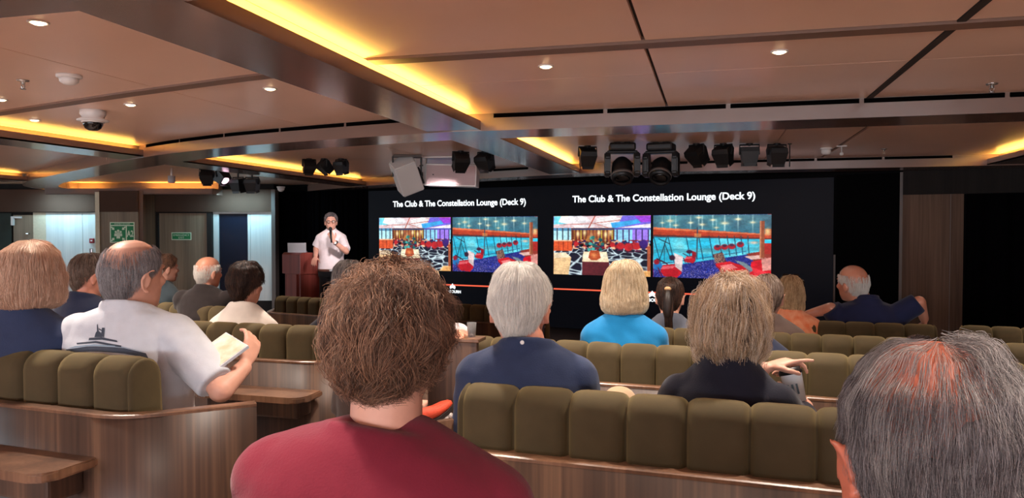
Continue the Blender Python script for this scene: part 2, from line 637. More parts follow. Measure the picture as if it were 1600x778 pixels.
# far corner: dark opening, wood door, cream post, pale panels
b = B(); sbox(b, -60, 18, YF, 333, 0, .02); struct('wall_opening_dark', b, mat('dark_green_opening', srgb(40, 50, 44), .8, var=.3, vscale=3))
d = B(); sbox(d, 21, 52, YF, 336, 0, .04); do = struct('door_1', d, M['wood_grey'])
hb = B(); sbox(hb, 40, 44, 366, 364, .04, .09, .004); obj('door_handle', hb, M['chrome'], do)
hb = B(); sbox(hb, 17, 20, 352, 338, .02, .10); sbox(hb, 17, 33, 341, 338, .03, .07); struct('trim_10', hb, M['white_pl'])
M['cream'] = mat('cream_panel', srgb(214, 200, 172), .5, var=.05, vscale=4, stretch=(6, 1, 6))
b = B(); sbox(b, 52, 72, YF, 332, 0, .05); struct('wall_panel_cream', b, M['cream'])
b = B(); sbox(b, 72, 128.6, YF, 332, 0, .05); struct('wall_panel_pale', b, M['pale_panel'])
d = B(); sbox(d, 129.3, 149, YF, 332, 0, .05); do = struct('door_2', d, M['pale_panel'])
hb = B(); sbox(hb, 139, 143, 398, 388, .05, .10, .01); obj('door_handle', hb, M['chrome'], do)
t = B(); sbox(t, 138.8, 145.5, 380, 372.5, .05, .10, .01)
cp = tag(obj('fire_call_point', t, mat('red_plastic', srgb(150, 22, 34), .4)), 'small red fire call point box on the pale door panel', 'fire alarm')
t = B(); sbox(t, 141, 143.6, 377, 375, .10, .11); obj('call_button', t, M['white_pl'], cp)
# sign pillar
b = B(); sbox(b, 149, 155.5, YF, 300, .05, .62); struct('trim_11', b, M['cream'])
b = B(); sbox(b, 155.5, 216, YF, 298, .05, .60); struct('pillar_side', b, M['wood_grey'])
b = B(); sbox(b, 216, 224, YF, 298, .05, .58); struct('trim_12', b, M['wood_rail'])
b = B(); sbox(b, 155.5, 216, 331, 298, .60, .615); struct('trim_13', b, M['hdr'])
# exit door with its frame
b = B(); sbox(b, 224, 239, YF, 331, 0, .06); struct('wall_panel_grey', b, M['wood_grey'])
b = B()
sbox(b, 240, 247, YF, 327, 0, .10); sbox(b, 323, 331, YF, 327, 0, .10); sbox(b, 247, 323, 333, 327, 0, .10); struct('trim_14', b, M['wood_dark'])
d = B(); sbox(d, 247, 323, YF, 333, 0, .05); struct('door_3', d, M['wood_grey'])
# bright vestibule: pale strips round a dark pane
b = B(); sbox(b, 333, 425, 334, 331, 0, .06); sbox(b, 333.5, 341.5, YF, 334, 0, .05); sbox(b, 387, 391, YF, 334, 0, .05); sbox(b, 391.6, 424, 470, 334, 0, .05)
struct('wall_panel_bright', b, M['pale_panel'])
b = B(); sbox(b, 341.5, 387, YF, 334, 0, .02); struct('window_1', b, mat('navy_glass', srgb(16, 24, 40), .15, spec=.6))
b = B(); sbox(b, 387, 424, YF, 470, 0, .07); struct('baseboard_side', b, M['wood_dark'])
# cove in front of the doors
b = B(); box(b, (sx(100), 2.10, .55), (sx(352), 2.21, .57), SM); box(b, (sx(100), 2.10, .30), (sx(352), 2.115, .57), SM); box(b, (sx(100), 2.10, .12), (sx(352), Z_S, .30), SM); box(b, (sx(352) - .02, 2.10, .12), (sx(352), 2.21, .57), SM)
struct('ceiling_beam_8', b, M['beam'])
b = B(); box(b, (sx(104), 2.118, .42), (sx(345), 2.13, .50), SM)
tag(obj('cove_light', b, M['led']), 'amber strip light above the green exit sign and door', 'strip light', 'amber strip lights in the ceiling coves')

# ---------------------------------------------------------------- unseen sides: plain walls and invented windows behind the audience
b = B(); box(b, (7.4, -6, -.4), (7.6, 18, Z_S)); struct('wall_right', b, M['wood_grey'])
b = B(); box(b, (-17.2, -6, -.4), (-17, 18, Z_S)); struct('wall_left', b, M['wood_grey'])
b = B()
box(b, (-17, -6.2, -.4), (9, -6, .75)); box(b, (-17, -6.2, 2.1), (9, -6, Z_S))
for x in range(-17, 10, 2): box(b, (x - .15, -6.2, .75), (x + .15, -6, 2.1))
struct('wall_rear', b, M['wood_grey'])
M['glass'] = mat('window_glass', (1, 1, 1, 1), 0.02, trans=1.0)
for i, x in enumerate(range(-17, 9, 2)):
    b = B()
    for a in ((x + .15, .75, x + .2, 2.1), (x + 1.8, .75, x + 1.85, 2.1), (x + .2, .75, x + 1.8, .8), (x + .2, 2.05, x + 1.8, 2.1)):
        box(b, (a[0], -6.16, a[1]), (a[2], -6.04, a[3]))
    w = struct('window_%d' % (i + 2), b, M['trim'])


def area(name, loc, rot, sx_, sy_, w, col):
    l = bpy.data.lights.new(name, 'AREA')
    l.shape = 'RECTANGLE'; l.size = sx_; l.size_y = sy_; l.energy = w; l.color = col
    o = bpy.data.objects.new(name, l); COL.objects.link(o); o.location = loc; o.rotation_euler = rot
    return o


DAY = (0.80, 0.90, 1.0)
area('rear_daylight_fill', (-1.5, -5.9, 1.45), (R(152), 0, 0), 12, 1.3, 1150, (.96, .95, 1.0))  # added lamp out of view, aimed steeply up to brighten the ceiling
area('side_daylight_fill', (-16.8, 2.5, 1.4), (R(128), 0, R(-90)), 9, 1.4, 420, (0.70, 0.88, 1.0))  # added bluish fill lamp before the plain wall, tilted toward the ceiling
o = area('vestibule_light', SM @ Vector((sx(112), 2.085, .44)), (0, 0, 0), .7, .2, 20, (0.45, 0.80, 1.0)); o.rotation_euler = (R(25), 0, YAW)
o = area('vestibule_light_2', SM @ Vector((sx(385), 2.085, .44)), (0, 0, 0), .8, .2, 18, (0.40, 0.80, 1.0)); o.rotation_euler = (R(25), 0, YAW)

w = bpy.data.worlds.new('world'); SC.world = w; w.use_nodes = True
w.node_tree.nodes['Background'].inputs[0].default_value = (.65, .8, 1, 1)
w.node_tree.nodes['Background'].inputs[1].default_value = 0.35

# ---------------------------------------------------------------- ceiling fittings
M['lamp'] = emit('downlight_lamp', (1.0, .70, .38, 1), 14.0)


def downlight_proto():
    t = thing('downlight', 'x', 'ceiling light', (0, 0, 0))
    b = B(); lathe(b, [(.042, .0), (.042, -.005), (.036, -.007), (.030, -.004), (.030, .0)], 24); obj('trim_ring', b, M['white_pl'], t, True)
    b = B(); lathe(b, [(.0, -.003), (.028, -.003), (.028, -.007), (.018, -.012), (.0, -.013)], 20); obj('lamp', b, M['lamp'], t, True)
    return t


def spot(loc, w, ang=100, col=(1, .86, .74), aim=None, rad=.04, blend=.7):
    l = bpy.data.lights.new('spot_beam', 'SPOT')
    l.energy = w; l.color = col; l.spot_size = R(ang); l.spot_blend = blend; l.shadow_soft_size = rad
    o = bpy.data.objects.new('spot_beam', l); COL.objects.link(o); o.location = loc
    if aim is not None: o.rotation_euler = (Vector(aim) - Vector(loc)).to_track_quat('-Z', 'Y').to_euler()
    return o


dl = downlight_proto()
DL = [((60, 34), 'lit downlight near the dark cross beam above the smoke detector dome'),
      ((204, 163), 'lit downlight beside the dome camera, on the side toward the long beam'),
      ((422, 138), 'lit downlight close to the long dark beam, audience side panel'),
      ((853, 103), 'lit downlight in the middle of the panel before the near cross beam'),
      ((1218, 80), 'lit downlight in the panel bordered by the dark groove'),
      ((54, 187), 'lit downlight next to the amber cove near the dome camera'),
      ((1, 155), 'half seen lit downlight at the picture edge under the brown rail')]
for i, ((px, py), lab) in enumerate(DL):
    p = atz(px, py, Z_T)
    if i == 0: dl.location = p; dl['label'] = lab; dl['group'] = 'ceiling downlights'
    else: dup(dl, p, None, lab, 'ceiling downlights')
    spot(p - Vector((0, 0, .03)), 140)
for x, y in ((-3.6, 1.0), (-.9, .9), (.9, .7), (2.1, 2.7), (2.2, 4.2), (-4.2, 2.6), (-.6, -1.5), (-3.6, -1.5), (1.8, -1.2), (-.95, 2.7), (.3, 2.65)):  # added spots without fittings, out of view, bouncing light off the floor
    spot((x, y, Z_T - .02), 140)
for x, y in ((-4.3, 7.4), (-7.6, 5.6), (.3, 6.6), (-3.6, 9.9), (-7.9, 10.2), (2.0, 6.6)):  # added spots without fittings, to brighten the far ceiling trays
    spot((x, y, Z_T - .03), 75)
# ================================================================== ceiling gear
def gear(name, label, cat, px, py, d, rz=0.0, group=None, top=Z_T):
    """hangs from the ceiling at the surveyed spot; origin at its ceiling point"""
    p = at(px, py, d)
    return thing(name, label, cat, (p.x, p.y, top), rz, group)


# dome camera
t = gear('dome_camera', 'white ceiling dome camera with dark glass ball', 'security camera', 145, 168, 5.5)
b = B(); lathe(b, [(.0, .0), (.085, .0), (.088, -.03), (.07, -.055), (.105, -.07), (.107, -.078), (.075, -.085), (.0, -.085)], 28); obj('housing', b, M['white_pl'], t, True)
b = B(); lathe(b, [(.074, -.082), (.076, -.09), (.07, -.092)], 28); obj('bezel', b, M['white_pl'], t, True)
b = B(); lathe(b, [(.069, -.084), (.067, -.105), (.052, -.132), (.03, -.146), (.0, -.15)], 28); obj('dome', b, M['blackgloss'], t, True, 'dark glass dome')
# smoke detectors
t = gear('smoke_detector', 'white dome smoke detector beyond the nearest lit downlight', 'smoke detector', 108, 122, 4.25)
b = B(); lathe(b, [(0, 0), (.066, 0), (.066, -.014), (.055, -.02), (0, -.02)], 24); obj('base', b, M['white_pl'], t, True)
b = B(); lathe(b, [(.052, -.018), (.048, -.04), (.03, -.053), (0, -.057)], 24); obj('sensor_head', b, M['white_pl'], t, True)
t = gear('smoke_detector', 'white round smoke detector above the bald person with outstretched arm', 'smoke detector', 1291, 230, 8.0)
b = B(); lathe(b, [(0, 0), (.06, 0), (.06, -.014), (.05, -.02), (0, -.02)], 24); obj('base', b, M['white_pl'], t, True)
b = B(); lathe(b, [(.048, -.018), (.05, -.05), (.035, -.07), (0, -.075)], 24); obj('sensor_head', b, M['white_pl'], t, True)


def sprinkler(px, py, d, lab):
    t = gear('sprinkler_head', lab, 'sprinkler', px, py, d)
    b = B(); lathe(b, [(0, 0), (.034, 0), (.03, -.006), (.012, -.009), (.01, -.025), (0, -.025)], 18); obj('flange', b, M['chrome'], t, True)
    b = B(); tube(b, [(-.009, 0, -.02), (-.012, 0, -.035), (0, 0, -.05)], .003); tube(b, [(.009, 0, -.02), (.012, 0, -.035), (0, 0, -.05)], .003); obj('yoke', b, M['chrome'], t)
    b = B(); lathe(b, [(0, -.05), (.016, -.05), (.016, -.053), (0, -.053)], 14); obj('deflector', b, M['chrome'], t)


sprinkler(36, 129, 4.4, 'small chrome sprinkler head beside the white smoke detector dome')
sprinkler(1550, 124, 4.5, 'small chrome sprinkler head in the dim panel past the dark groove')
sprinkler(1381, 233, 8.1, 'tiny chrome sprinkler head between the white detector and the amber cove')
t = gear('ceiling_sensor', 'small white sensor on a stem beside the white round detector', 'sensor', 1315, 226, 7.8)
b = B(); box(b, (-.05, -.012, -.012), (.05, .012, 0), bev=.003); obj('bracket', b, M['white_pl'], t)
b = B(); cone(b, (0, 0, -.01), (0, 0, -.075), .004, n=8); obj('stem', b, M['white_pl'], t)
b = B(); ball(b, (0, 0, -.085), .019); obj('sensor_bulb', b, M['white_pl'], t, True)
t = gear('hanging_rod', 'thin black rod hanging from the ceiling beside the row of spotlights', 'rod', 1234, 228, 7.6)
b = B(); cone(b, (0, 0, 0), (0, 0, -.235), .006, n=8); obj('rod_shaft', b, M['black'], t)
b = B(); lathe(b, [(0, 0), (.02, 0), (.02, -.01), (0, -.01)], 14); obj('rod_flange', b, M['black'], t)
t = gear('ceiling_speaker', 'small pale cylinder fitting hanging in the far amber cove', 'speaker', 268, 283, 10.6)
b = B(); lathe(b, [(0, 0), (.012, 0), (.012, -.12), (0, -.12)], 12); obj('stem', b, M['white_pl'], t)
b = B(); lathe(b, [(0, -.11), (.048, -.11), (.048, -.2), (.04, -.21), (0, -.21)], 20); obj('speaker_can', b, mat('pale_grey', srgb(176, 166, 164), .5), t, True)
p = at(439, 299, 12.9)
t = thing('smoke_detector', 'tiny white dome detector under the soffit over the curtain corner', 'smoke detector', (p.x, p.y, 2.2))
b = B(); lathe(b, [(0, 0), (.07, 0), (.07, -.02), (0, -.02)], 20); obj('base', b, M['white_pl'], t, True)
b = B(); lathe(b, [(.062, -.02), (.055, -.06), (.03, -.085), (0, -.09)], 20); obj('sensor_head', b, M['white_pl'], t, True)


# par spotlights: can, barn doors, yoke
def par(label, px, py, d, rz, tilt, lit=False, group=None, drop=.0, s=1.0):
    p = at(px, py, d)
    t = thing('spotlight', label, 'stage light', (p.x, p.y, Z_T), rz, group)
    top = -.015 - drop
    b = B(); lathe(b, [(0, 0), (.035, 0), (.035, -.012), (.012, -.015), (.012, top - .01), (0, top - .01)], 14); obj('clamp', b, M['black'], t)
    b = B(); tube(b, [(-.094 * s, 0, top - .085 * s), (-.094 * s, 0, top), (.094 * s, 0, top), (.094 * s, 0, top - .085 * s)], .009, 6); obj('yoke', b, M['black'], t)
    Mx = Matrix.Translation((0, 0, top - .085 * s)) @ Matrix.Rotation(R(tilt), 4, 'X') @ Matrix.Scale(s, 4)
    b = B()   # can: square housing, wide at the back, narrowing to the lens
    a = [Vector((x * .066, y * .066, -.10)) for x, y in ((-1, -1), (1, -1), (1, 1), (-1, 1))]
    c = [Vector((x * .088, y * .080, .02)) for x, y in ((-1, -1), (1, -1), (1, 1), (-1, 1))]
    e = [Vector((x * .080, y * .07, .065)) for x, y in ((-1, -1), (1, -1), (1, 1), (-1, 1))]
    ring_mesh(b, [[Mx @ v for v in q] for q in (a, c, e)])
    for x in (-1, 1): cone(b, Mx @ Vector((x * .08, 0, 0)), Mx @ Vector((x * .10, 0, 0)), .014, n=10)
    obj('lamp_can', b, M['black'], t)
    b = B(); lathe(b, [(0, -.099), (.056, -.099), (.05, -.106), (0, -.109)], 20, Mx)
    obj('lens', b, emit('spot_lens_pink', (1, .62, .78, 1), 3.0) if lit else M['blackgloss'], t, True, 'glowing pink lens' if lit else None)
    for x, y in ((1, 0), (-1, 0), (0, 1), (0, -1)):
        b = B()
        q = [Vector((-.06, .066, -.098)), Vector((.06, .066, -.098)), Vector((.056, .070, -.128)), Vector((-.056, .070, -.128))]
        Mr = Mx @ Matrix.Rotation(math.atan2(x, y), 4, 'Z')
        f = [b.verts.new(Mr @ v) for v in q]; g = [b.verts.new(Mr @ (v + Vector((0, .003, .001)))) for v in q]
        b.faces.new(f); b.faces.new(g[::-1])
        for i in range(4): b.faces.new((f[i], g[i], g[(i + 1) % 4], f[(i + 1) % 4]))
        obj('barn_door', b, M['black'], t)
    return t


GR = 'black barn door spotlights'
par('lone black spotlight between the amber cove and the first moving light', 918, 231, 7.8, R(20), 25, group=GR)
par('black tilted spotlight just right of the second moving light, first of the row of four', 1088, 226, 7.6, R(-40), 40, group=GR)
par('second black spotlight of the row of four after the moving lights', 1130, 226, 7.6, R(-25), 25, group=GR)
par('third black spotlight of the row of four after the moving lights', 1171, 224, 7.6, R(5), 5, group=GR)
par('black spotlight beside the hanging rod, last of the row of four', 1214, 224, 7.6, R(15), 15, group=GR)
par('black spotlight behind the top corner of the grille speaker', 720, 242, 8.3, R(35), 40, group=GR)
par('black spotlight between the grille speaker and the long beam', 757, 241, 8.3, R(-20), 30, group=GR)
par('first of three black spotlights in front of the amber cove, near the white speaker', 483, 255, 9.2, R(40), 50, s=.85, group=GR)
par('middle of three black spotlights in front of the amber cove, near the white speaker', 506, 255, 9.2, R(-35), 45, s=.85, group=GR)
par('black spotlight nearest the white speaker, last of three by the amber cove', 533, 253, 9.2, R(-10), 15, s=.85, group=GR)
par('dark spotlight at the outer end of the cluster by the exit door', 323, 272, 10.4, R(30), 45, group=GR, drop=.02)
par('glowing pink spotlight in the cluster by the exit door, beside the dark outer one', 346, 272, 10.4, R(75), -50, True, group=GR, drop=.03)
par('black spotlight hanging low in the cluster by the exit door', 372, 283, 10.4, R(-10), 12, group=GR, drop=.13)
par('black spotlight hanging low at the curtain end of the cluster', 394, 284, 10.4, R(10), 12, group=GR, drop=.13)


# moving heads
def moving_head(label, px, py, d, rz, tilt):
    p = at(px, py, d)
    t = thing('moving_light', label, 'stage light', (p.x, p.y, Z_T), rz, 'moving head lights')
    b = B(); box(b, (-.13, -.11, -.09), (.13, .11, -.012), bev=.02); obj('base', b, M['black'], t)
    b = B()
    for s in (-1, 1): box(b, (s * .05 - .03, -.03, -.02), (s * .05 + .03, .03, 0))
    obj('clamp', b, M['black'], t)
    for s in (-1, 1):
        b = B()
        pts = [(-.055, -.10), (.055, -.10), (.075, -.16), (.075, -.30), (.05, -.345), (-.05, -.345), (-.075, -.30), (-.075, -.16)]
        M2 = Matrix(((0, 0, 1, s * .145), (1, 0, 0, 0), (0, 1, 0, 0), (0, 0, 0, 1)))
        prism(b, pts, -.03, .03, M2)
        bmesh.ops.bevel(b, geom=list(b.edges), offset=.012, segments=2, affect='EDGES')
        obj('yoke_arm', b, M['black'], t)
    b = B(); box(b, (-.15, -.06, -.115), (.15, .06, -.085), bev=.012); obj('yoke_bridge', b, M['black'], t)
    Mx = Matrix.Translation((0, 0, -.27)) @ Matrix.Rotation(R(tilt), 4, 'X')
    b = B(); lathe(b, [(0, .12), (.06, .115), (.095, .07), (.105, 0), (.108, -.08), (.10, -.125), (.085, -.125), (.08, -.11), (0, -.11)], 28, Mx); obj('lamp_head', b, M['black'], t, True)
    b = B(); lathe(b, [(.112, -.06), (.114, -.085), (.109, -.09), (.108, -.06)], 28, Mx); obj('head_ring', b, M['trim'], t, True, 'silver ring on the lamp head')
    b = B(); lathe(b, [(0, -.108), (.079, -.108), (.06, -.122), (0, -.13)], 24, Mx); obj('lens', b, M['blackgloss'], t, True)


moving_head('black moving head light nearer the long beam, first of two', 972, 248, 7.5, R(10), -28)
moving_head('black moving head light beside the row of four spotlights, second of two', 1033, 247, 7.5, R(-8), -35)

# white loudspeakers on ceiling brackets
p = at(636, 262, 8.8)
t = thing('loudspeaker', 'white tilted loudspeaker hanging on a bracket from the ceiling', 'loudspeaker', (p.x, p.y, Z_T), R(28))
b = B(); box(b, (-.16, -.10, -.025), (.16, .10, 0), bev=.005); obj('ceiling_plate', b, M['trim'], t)
Mx = Matrix.Translation((0, 0, -.24)) @ Matrix.Rotation(R(-22), 4, 'Y') @ Matrix.Rotation(R(28), 4, 'X')
b = B()
prism(b, [(-.13, -.12), (.13, -.12), (.15, .10), (.10, .15), (-.10, .15), (-.15, .10)], -.19, .19, Mx @ Matrix.Rotation(R(0), 4, 'X'))
bmesh.ops.bevel(b, geom=list(b.edges), offset=.012, segments=2, affect='EDGES')
obj('cabinet', b, M['white_pl'], t)
b = B(); box(b, (-.125, -.128, -.175), (.125, -.118, .175), Mx, .004); obj('grille', b, M['white_pl'], t)
b = B()
for s in (-1, 1): box(b, (s * .165 - .008, -.03, -.25), (s * .165 + .008, .03, -.02))
obj('bracket', b, M['black'], t)
b = B(); box(b, (.145, -.05, -.15), (.165, .02, .05), Mx, .006); obj('handle_recess', b, M['black'], t)

p = at(704, 267, 8.9)
t = thing('loudspeaker', 'long pale loudspeaker with a wide perforated grille on a ceiling bracket', 'loudspeaker', (p.x, p.y, Z_T), R(9))
b = B(); box(b, (-.30, -.02, -.13), (.31, .22, .13), Matrix.Translation((0, 0, -.225)) @ Matrix.Rotation(R(2), 4, 'Y'), .008); cab = obj('cabinet', b, M['white_pl'], t)
M['grille'] = mat('pink_grey_grille', srgb(196, 172, 172), .5, bump=.6, bscale=220)
b = B(); box(b, (-.285, -.03, -.112), (.295, -.018, .112), Matrix.Translation((0, 0, -.225)) @ Matrix.Rotation(R(2), 4, 'Y'), .002); g = obj('grille', b, M['grille'], t)
b = B(); box(b, (-.21, -.034, .06), (-.195, -.029, .075), Matrix.Translation((0, 0, -.285))); obj('badge', b, M['black'], g)
b = B()
for i in range(34): box(b, (-.285 + i * .0172, .0, .129), (-.277 + i * .0172, .2, .134), Matrix.Translation((0, 0, -.225)) @ Matrix.Rotation(R(2), 4, 'Y'))
obj('vent_rib', b, M['trim'], cab)
b = B(); box(b, (-.335, .02, -.34), (-.305, .12, 0), bev=.004); obj('bracket', b, M['white_pl'], t)
b = B(); box(b, (-.34, -.02, -.02), (.1, .16, 0), bev=.003); obj('ceiling_plate', b, M['white_pl'], t)
b = B()
for z in (-.10, -.19, -.28): cone(b, (-.335, .06, z), (-.385, .06, z - .005), .008, n=8)
obj('bolt', b, M['black'], t)

# ================================================================== signs on the side wall
M['green'] = emit('sign_green', srgb(14, 112, 62), .32)
M['green'].node_tree.nodes['Principled BSDF'].inputs['Base Color'].default_value = srgb(16, 128, 72)
M['green'].node_tree.nodes['Principled BSDF'].inputs['Emission Strength'].default_value = 0.0
M['glow'] = mat('sign_pale', srgb(216, 232, 204), .5)


def text_obj(name, s, size, M4, m, parent=None, extrude=.0006, bold=0.0, align='CENTER', sx_=1.0):
    c = bpy.data.curves.new(name, 'FONT')
    c.body = s; c.size = size; c.align_x = align; c.align_y = 'CENTER'; c.extrude = extrude; c.offset = bold
    t = bpy.data.objects.new('_t', c); COL.objects.link(t)
    dg = bpy.context.evaluated_depsgraph_get(); dg.update()
    me = bpy.data.meshes.new_from_object(t.evaluated_get(dg))
    bpy.data.objects.remove(t); bpy.data.curves.remove(c)
    me.transform(M4 @ Matrix.Diagonal((sx_, 1, 1, 1)))
    return link_mesh(name, me, m, parent)


def side_sign(x0, x1, y1, y0, out):
    """local frame centred on a sign of the side wall; returns matrix, width, height"""
    a = SM @ Vector((sx((x0 + x1) / 2, out), sz((y0 + y1) / 2, out), out))
    w = (x1 - x0) / F_PX * (14.25 - out); h = (y1 - y0) / F_PX * (14.25 - out)
    return Matrix(((SD.x, 0, SN.x, a.x), (SD.y, 0, SN.y, a.y), (0, 1, 0, a.z), (0, 0, 0, 1))), w, h


Ms, w, h = side_sign(172, 210.5, 379, 347, .60)
t = thing('safety_sign', 'green and white muster sign with arrows and A2 on the wood pillar', 'sign', Ms.translation)
L = Ms.copy(); L.translation = (0, 0, 0)
b = B(); box(b, (-w / 2, -h / 2, 0), (w / 2, h / 2, .006), L); obj('sign_board', b, M['glow'], t)
b = B(); box(b, (-w * .46, h * .36, .005), (w * .46, h * .455, .008), L); obj('sign_strip', b, M['green'], t)
text_obj('lettering', 'ASSEMBLY STATION', h * .085, L @ Matrix.Translation((0, h * .408, .009)), M['glow'], t)
b = B(); box(b, (-w * .46, -h * .46, .005), (w * .14, h * .31, .008), L); obj('sign_field', b, M['green'], t)
b = B(); box(b, (w * .19, -h * .46, .005), (w * .46, h * .31, .008), L); obj('sign_field', b, M['green'], t)
text_obj('lettering', 'A2', h * .42, L @ Matrix.Translation((w * .325, -h * .08, .009)), M['glow'], t, bold=.004, sx_=.62)
cx, cy = -w * .16, -h * .075
b = B()
for dx, dy, s in ((-.05, .01, 1), (.05, .01, 1), (0, .035, 1.1), (0, -.03, 1.2)):
    M4 = L @ Matrix.Translation((cx + dx * w * 2, cy + dy * h * 2, .008))
    lathe(b, [(0, 0), (.020 * s, 0), (.020 * s, .002), (0, .002)], 14, M4 @ Matrix.Translation((0, .028 * s, 0)))
    prism(b, [(-.028 * s, -.05 * s), (.028 * s, -.05 * s), (.024 * s, .002 * s), (-.024 * s, .002 * s)], 0, .002, M4)
obj('people_symbol', b, M['glow'], t)
for ax, ay in ((-1, 1), (1, 1), (1, -1), (-1, -1)):
    b = B()
    M4 = L @ Matrix.Translation((cx + ax * w * .22, cy + ay * h * .27, .008)) @ Matrix.Rotation(math.atan2(-ay, -ax), 4, 'Z')
    prism(b, [(-.04, -.012), (0, -.012), (0, -.032), (.042, 0), (0, .032), (0, .012), (-.04, .012)], 0, .002, M4)
    obj('arrow_symbol', b, M['glow'], t)
Ms, w, h = side_sign(268, 299, 375, 363, .05)
t = thing('exit_sign', 'small green emergency exit sign on the framed wood door', 'sign', Ms.translation)
L = Ms.copy(); L.translation = (0, 0, 0)
b = B(); box(b, (-w / 2, -h / 2, 0), (w / 2, h / 2, .006), L); obj('sign_board', b, M['glow'], t)
b = B(); box(b, (-w * .46, -h * .39, .005), (w * .46, h * .39, .008), L); obj('sign_field', b, M['green'], t)
text_obj('lettering', 'EMERGENCY', h * .34, L @ Matrix.Translation((0, h * .13, .009)), M['glow'], t, sx_=1.1)
text_obj('lettering', 'EXIT', h * .34, L @ Matrix.Translation((0, -h * .2, .009)), M['glow'], t, sx_=1.1)

# ================================================================== the LED screen and its slides
rs = np.random.RandomState(5)


def noise2(x, y, s, seed=0):
    """smooth value noise"""
    r = np.random.RandomState(seed); g = r.rand(64, 64)
    x, y = x * s, y * s
    xi, yi = np.floor(x).astype(int), np.floor(y).astype(int)
    fx, fy = x - xi, y - yi
    fx, fy = fx * fx * (3 - 2 * fx), fy * fy * (3 - 2 * fy)
    q = lambda a, c: g[a % 64, c % 64]
    return (q(xi, yi) * (1 - fx) + q(xi + 1, yi) * fx) * (1 - fy) + (q(xi, yi + 1) * (1 - fx) + q(xi + 1, yi + 1) * fx) * fy


class Pic:
    def __init__(s, w, h):
        s.u, s.v = np.meshgrid((np.arange(w) + .5) / w, (np.arange(h) + .5) / h)
        s.c = np.zeros((h, w, 3))

    def fill(s, m, col, a=1.0):
        m = (m * a)[..., None] if m.dtype != bool else (m.astype(float) * a)[..., None]
        s.c = s.c * (1 - m) + np.array(col) / 255.0 * m

    def poly(s, pts, col, a=1.0):
        m = np.zeros_like(s.u, dtype=bool); n = len(pts)
        for i in range(n):
            (x0, y0), (x1, y1) = pts[i], pts[(i + 1) % n]
            if y0 == y1: continue
            m ^= ((y0 > s.v) != (y1 > s.v)) & (s.u < (x1 - x0) * (s.v - y0) / (y1 - y0) + x0)
        s.fill(m, col, a)

    def rect(s, x0, y0, x1, y1, col, a=1.0):
        s.fill((s.u >= x0) & (s.u < x1) & (s.v >= y0) & (s.v < y1), col, a)

    def line(s, x0, y0, x1, y1, w, col, a=1.0, asp=1.7):
        dx, dy = (x1 - x0) * asp, y1 - y0
        t = np.clip(((s.u - x0) * asp * dx + (s.v - y0) * dy) / (dx * dx + dy * dy), 0, 1)
        d = np.hypot((s.u - x0) * asp - t * dx, s.v - y0 - t * dy)
        s.fill(np.clip((w - d) / (w * .5), 0, 1), col, a)

    def blob(s, x, y, rx, ry, col, a=1.0):
        d = np.hypot((s.u - x) / rx, (s.v - y) / ry)
        s.fill(np.clip((1 - d) * 4, 0, 1), col, a)

    def glow(s, x, y, rx, ry, col, a=1.0):
        d = ((s.u - x) / rx) ** 2 + ((s.v - y) / ry) ** 2
        s.fill(np.exp(-d) * a, col)


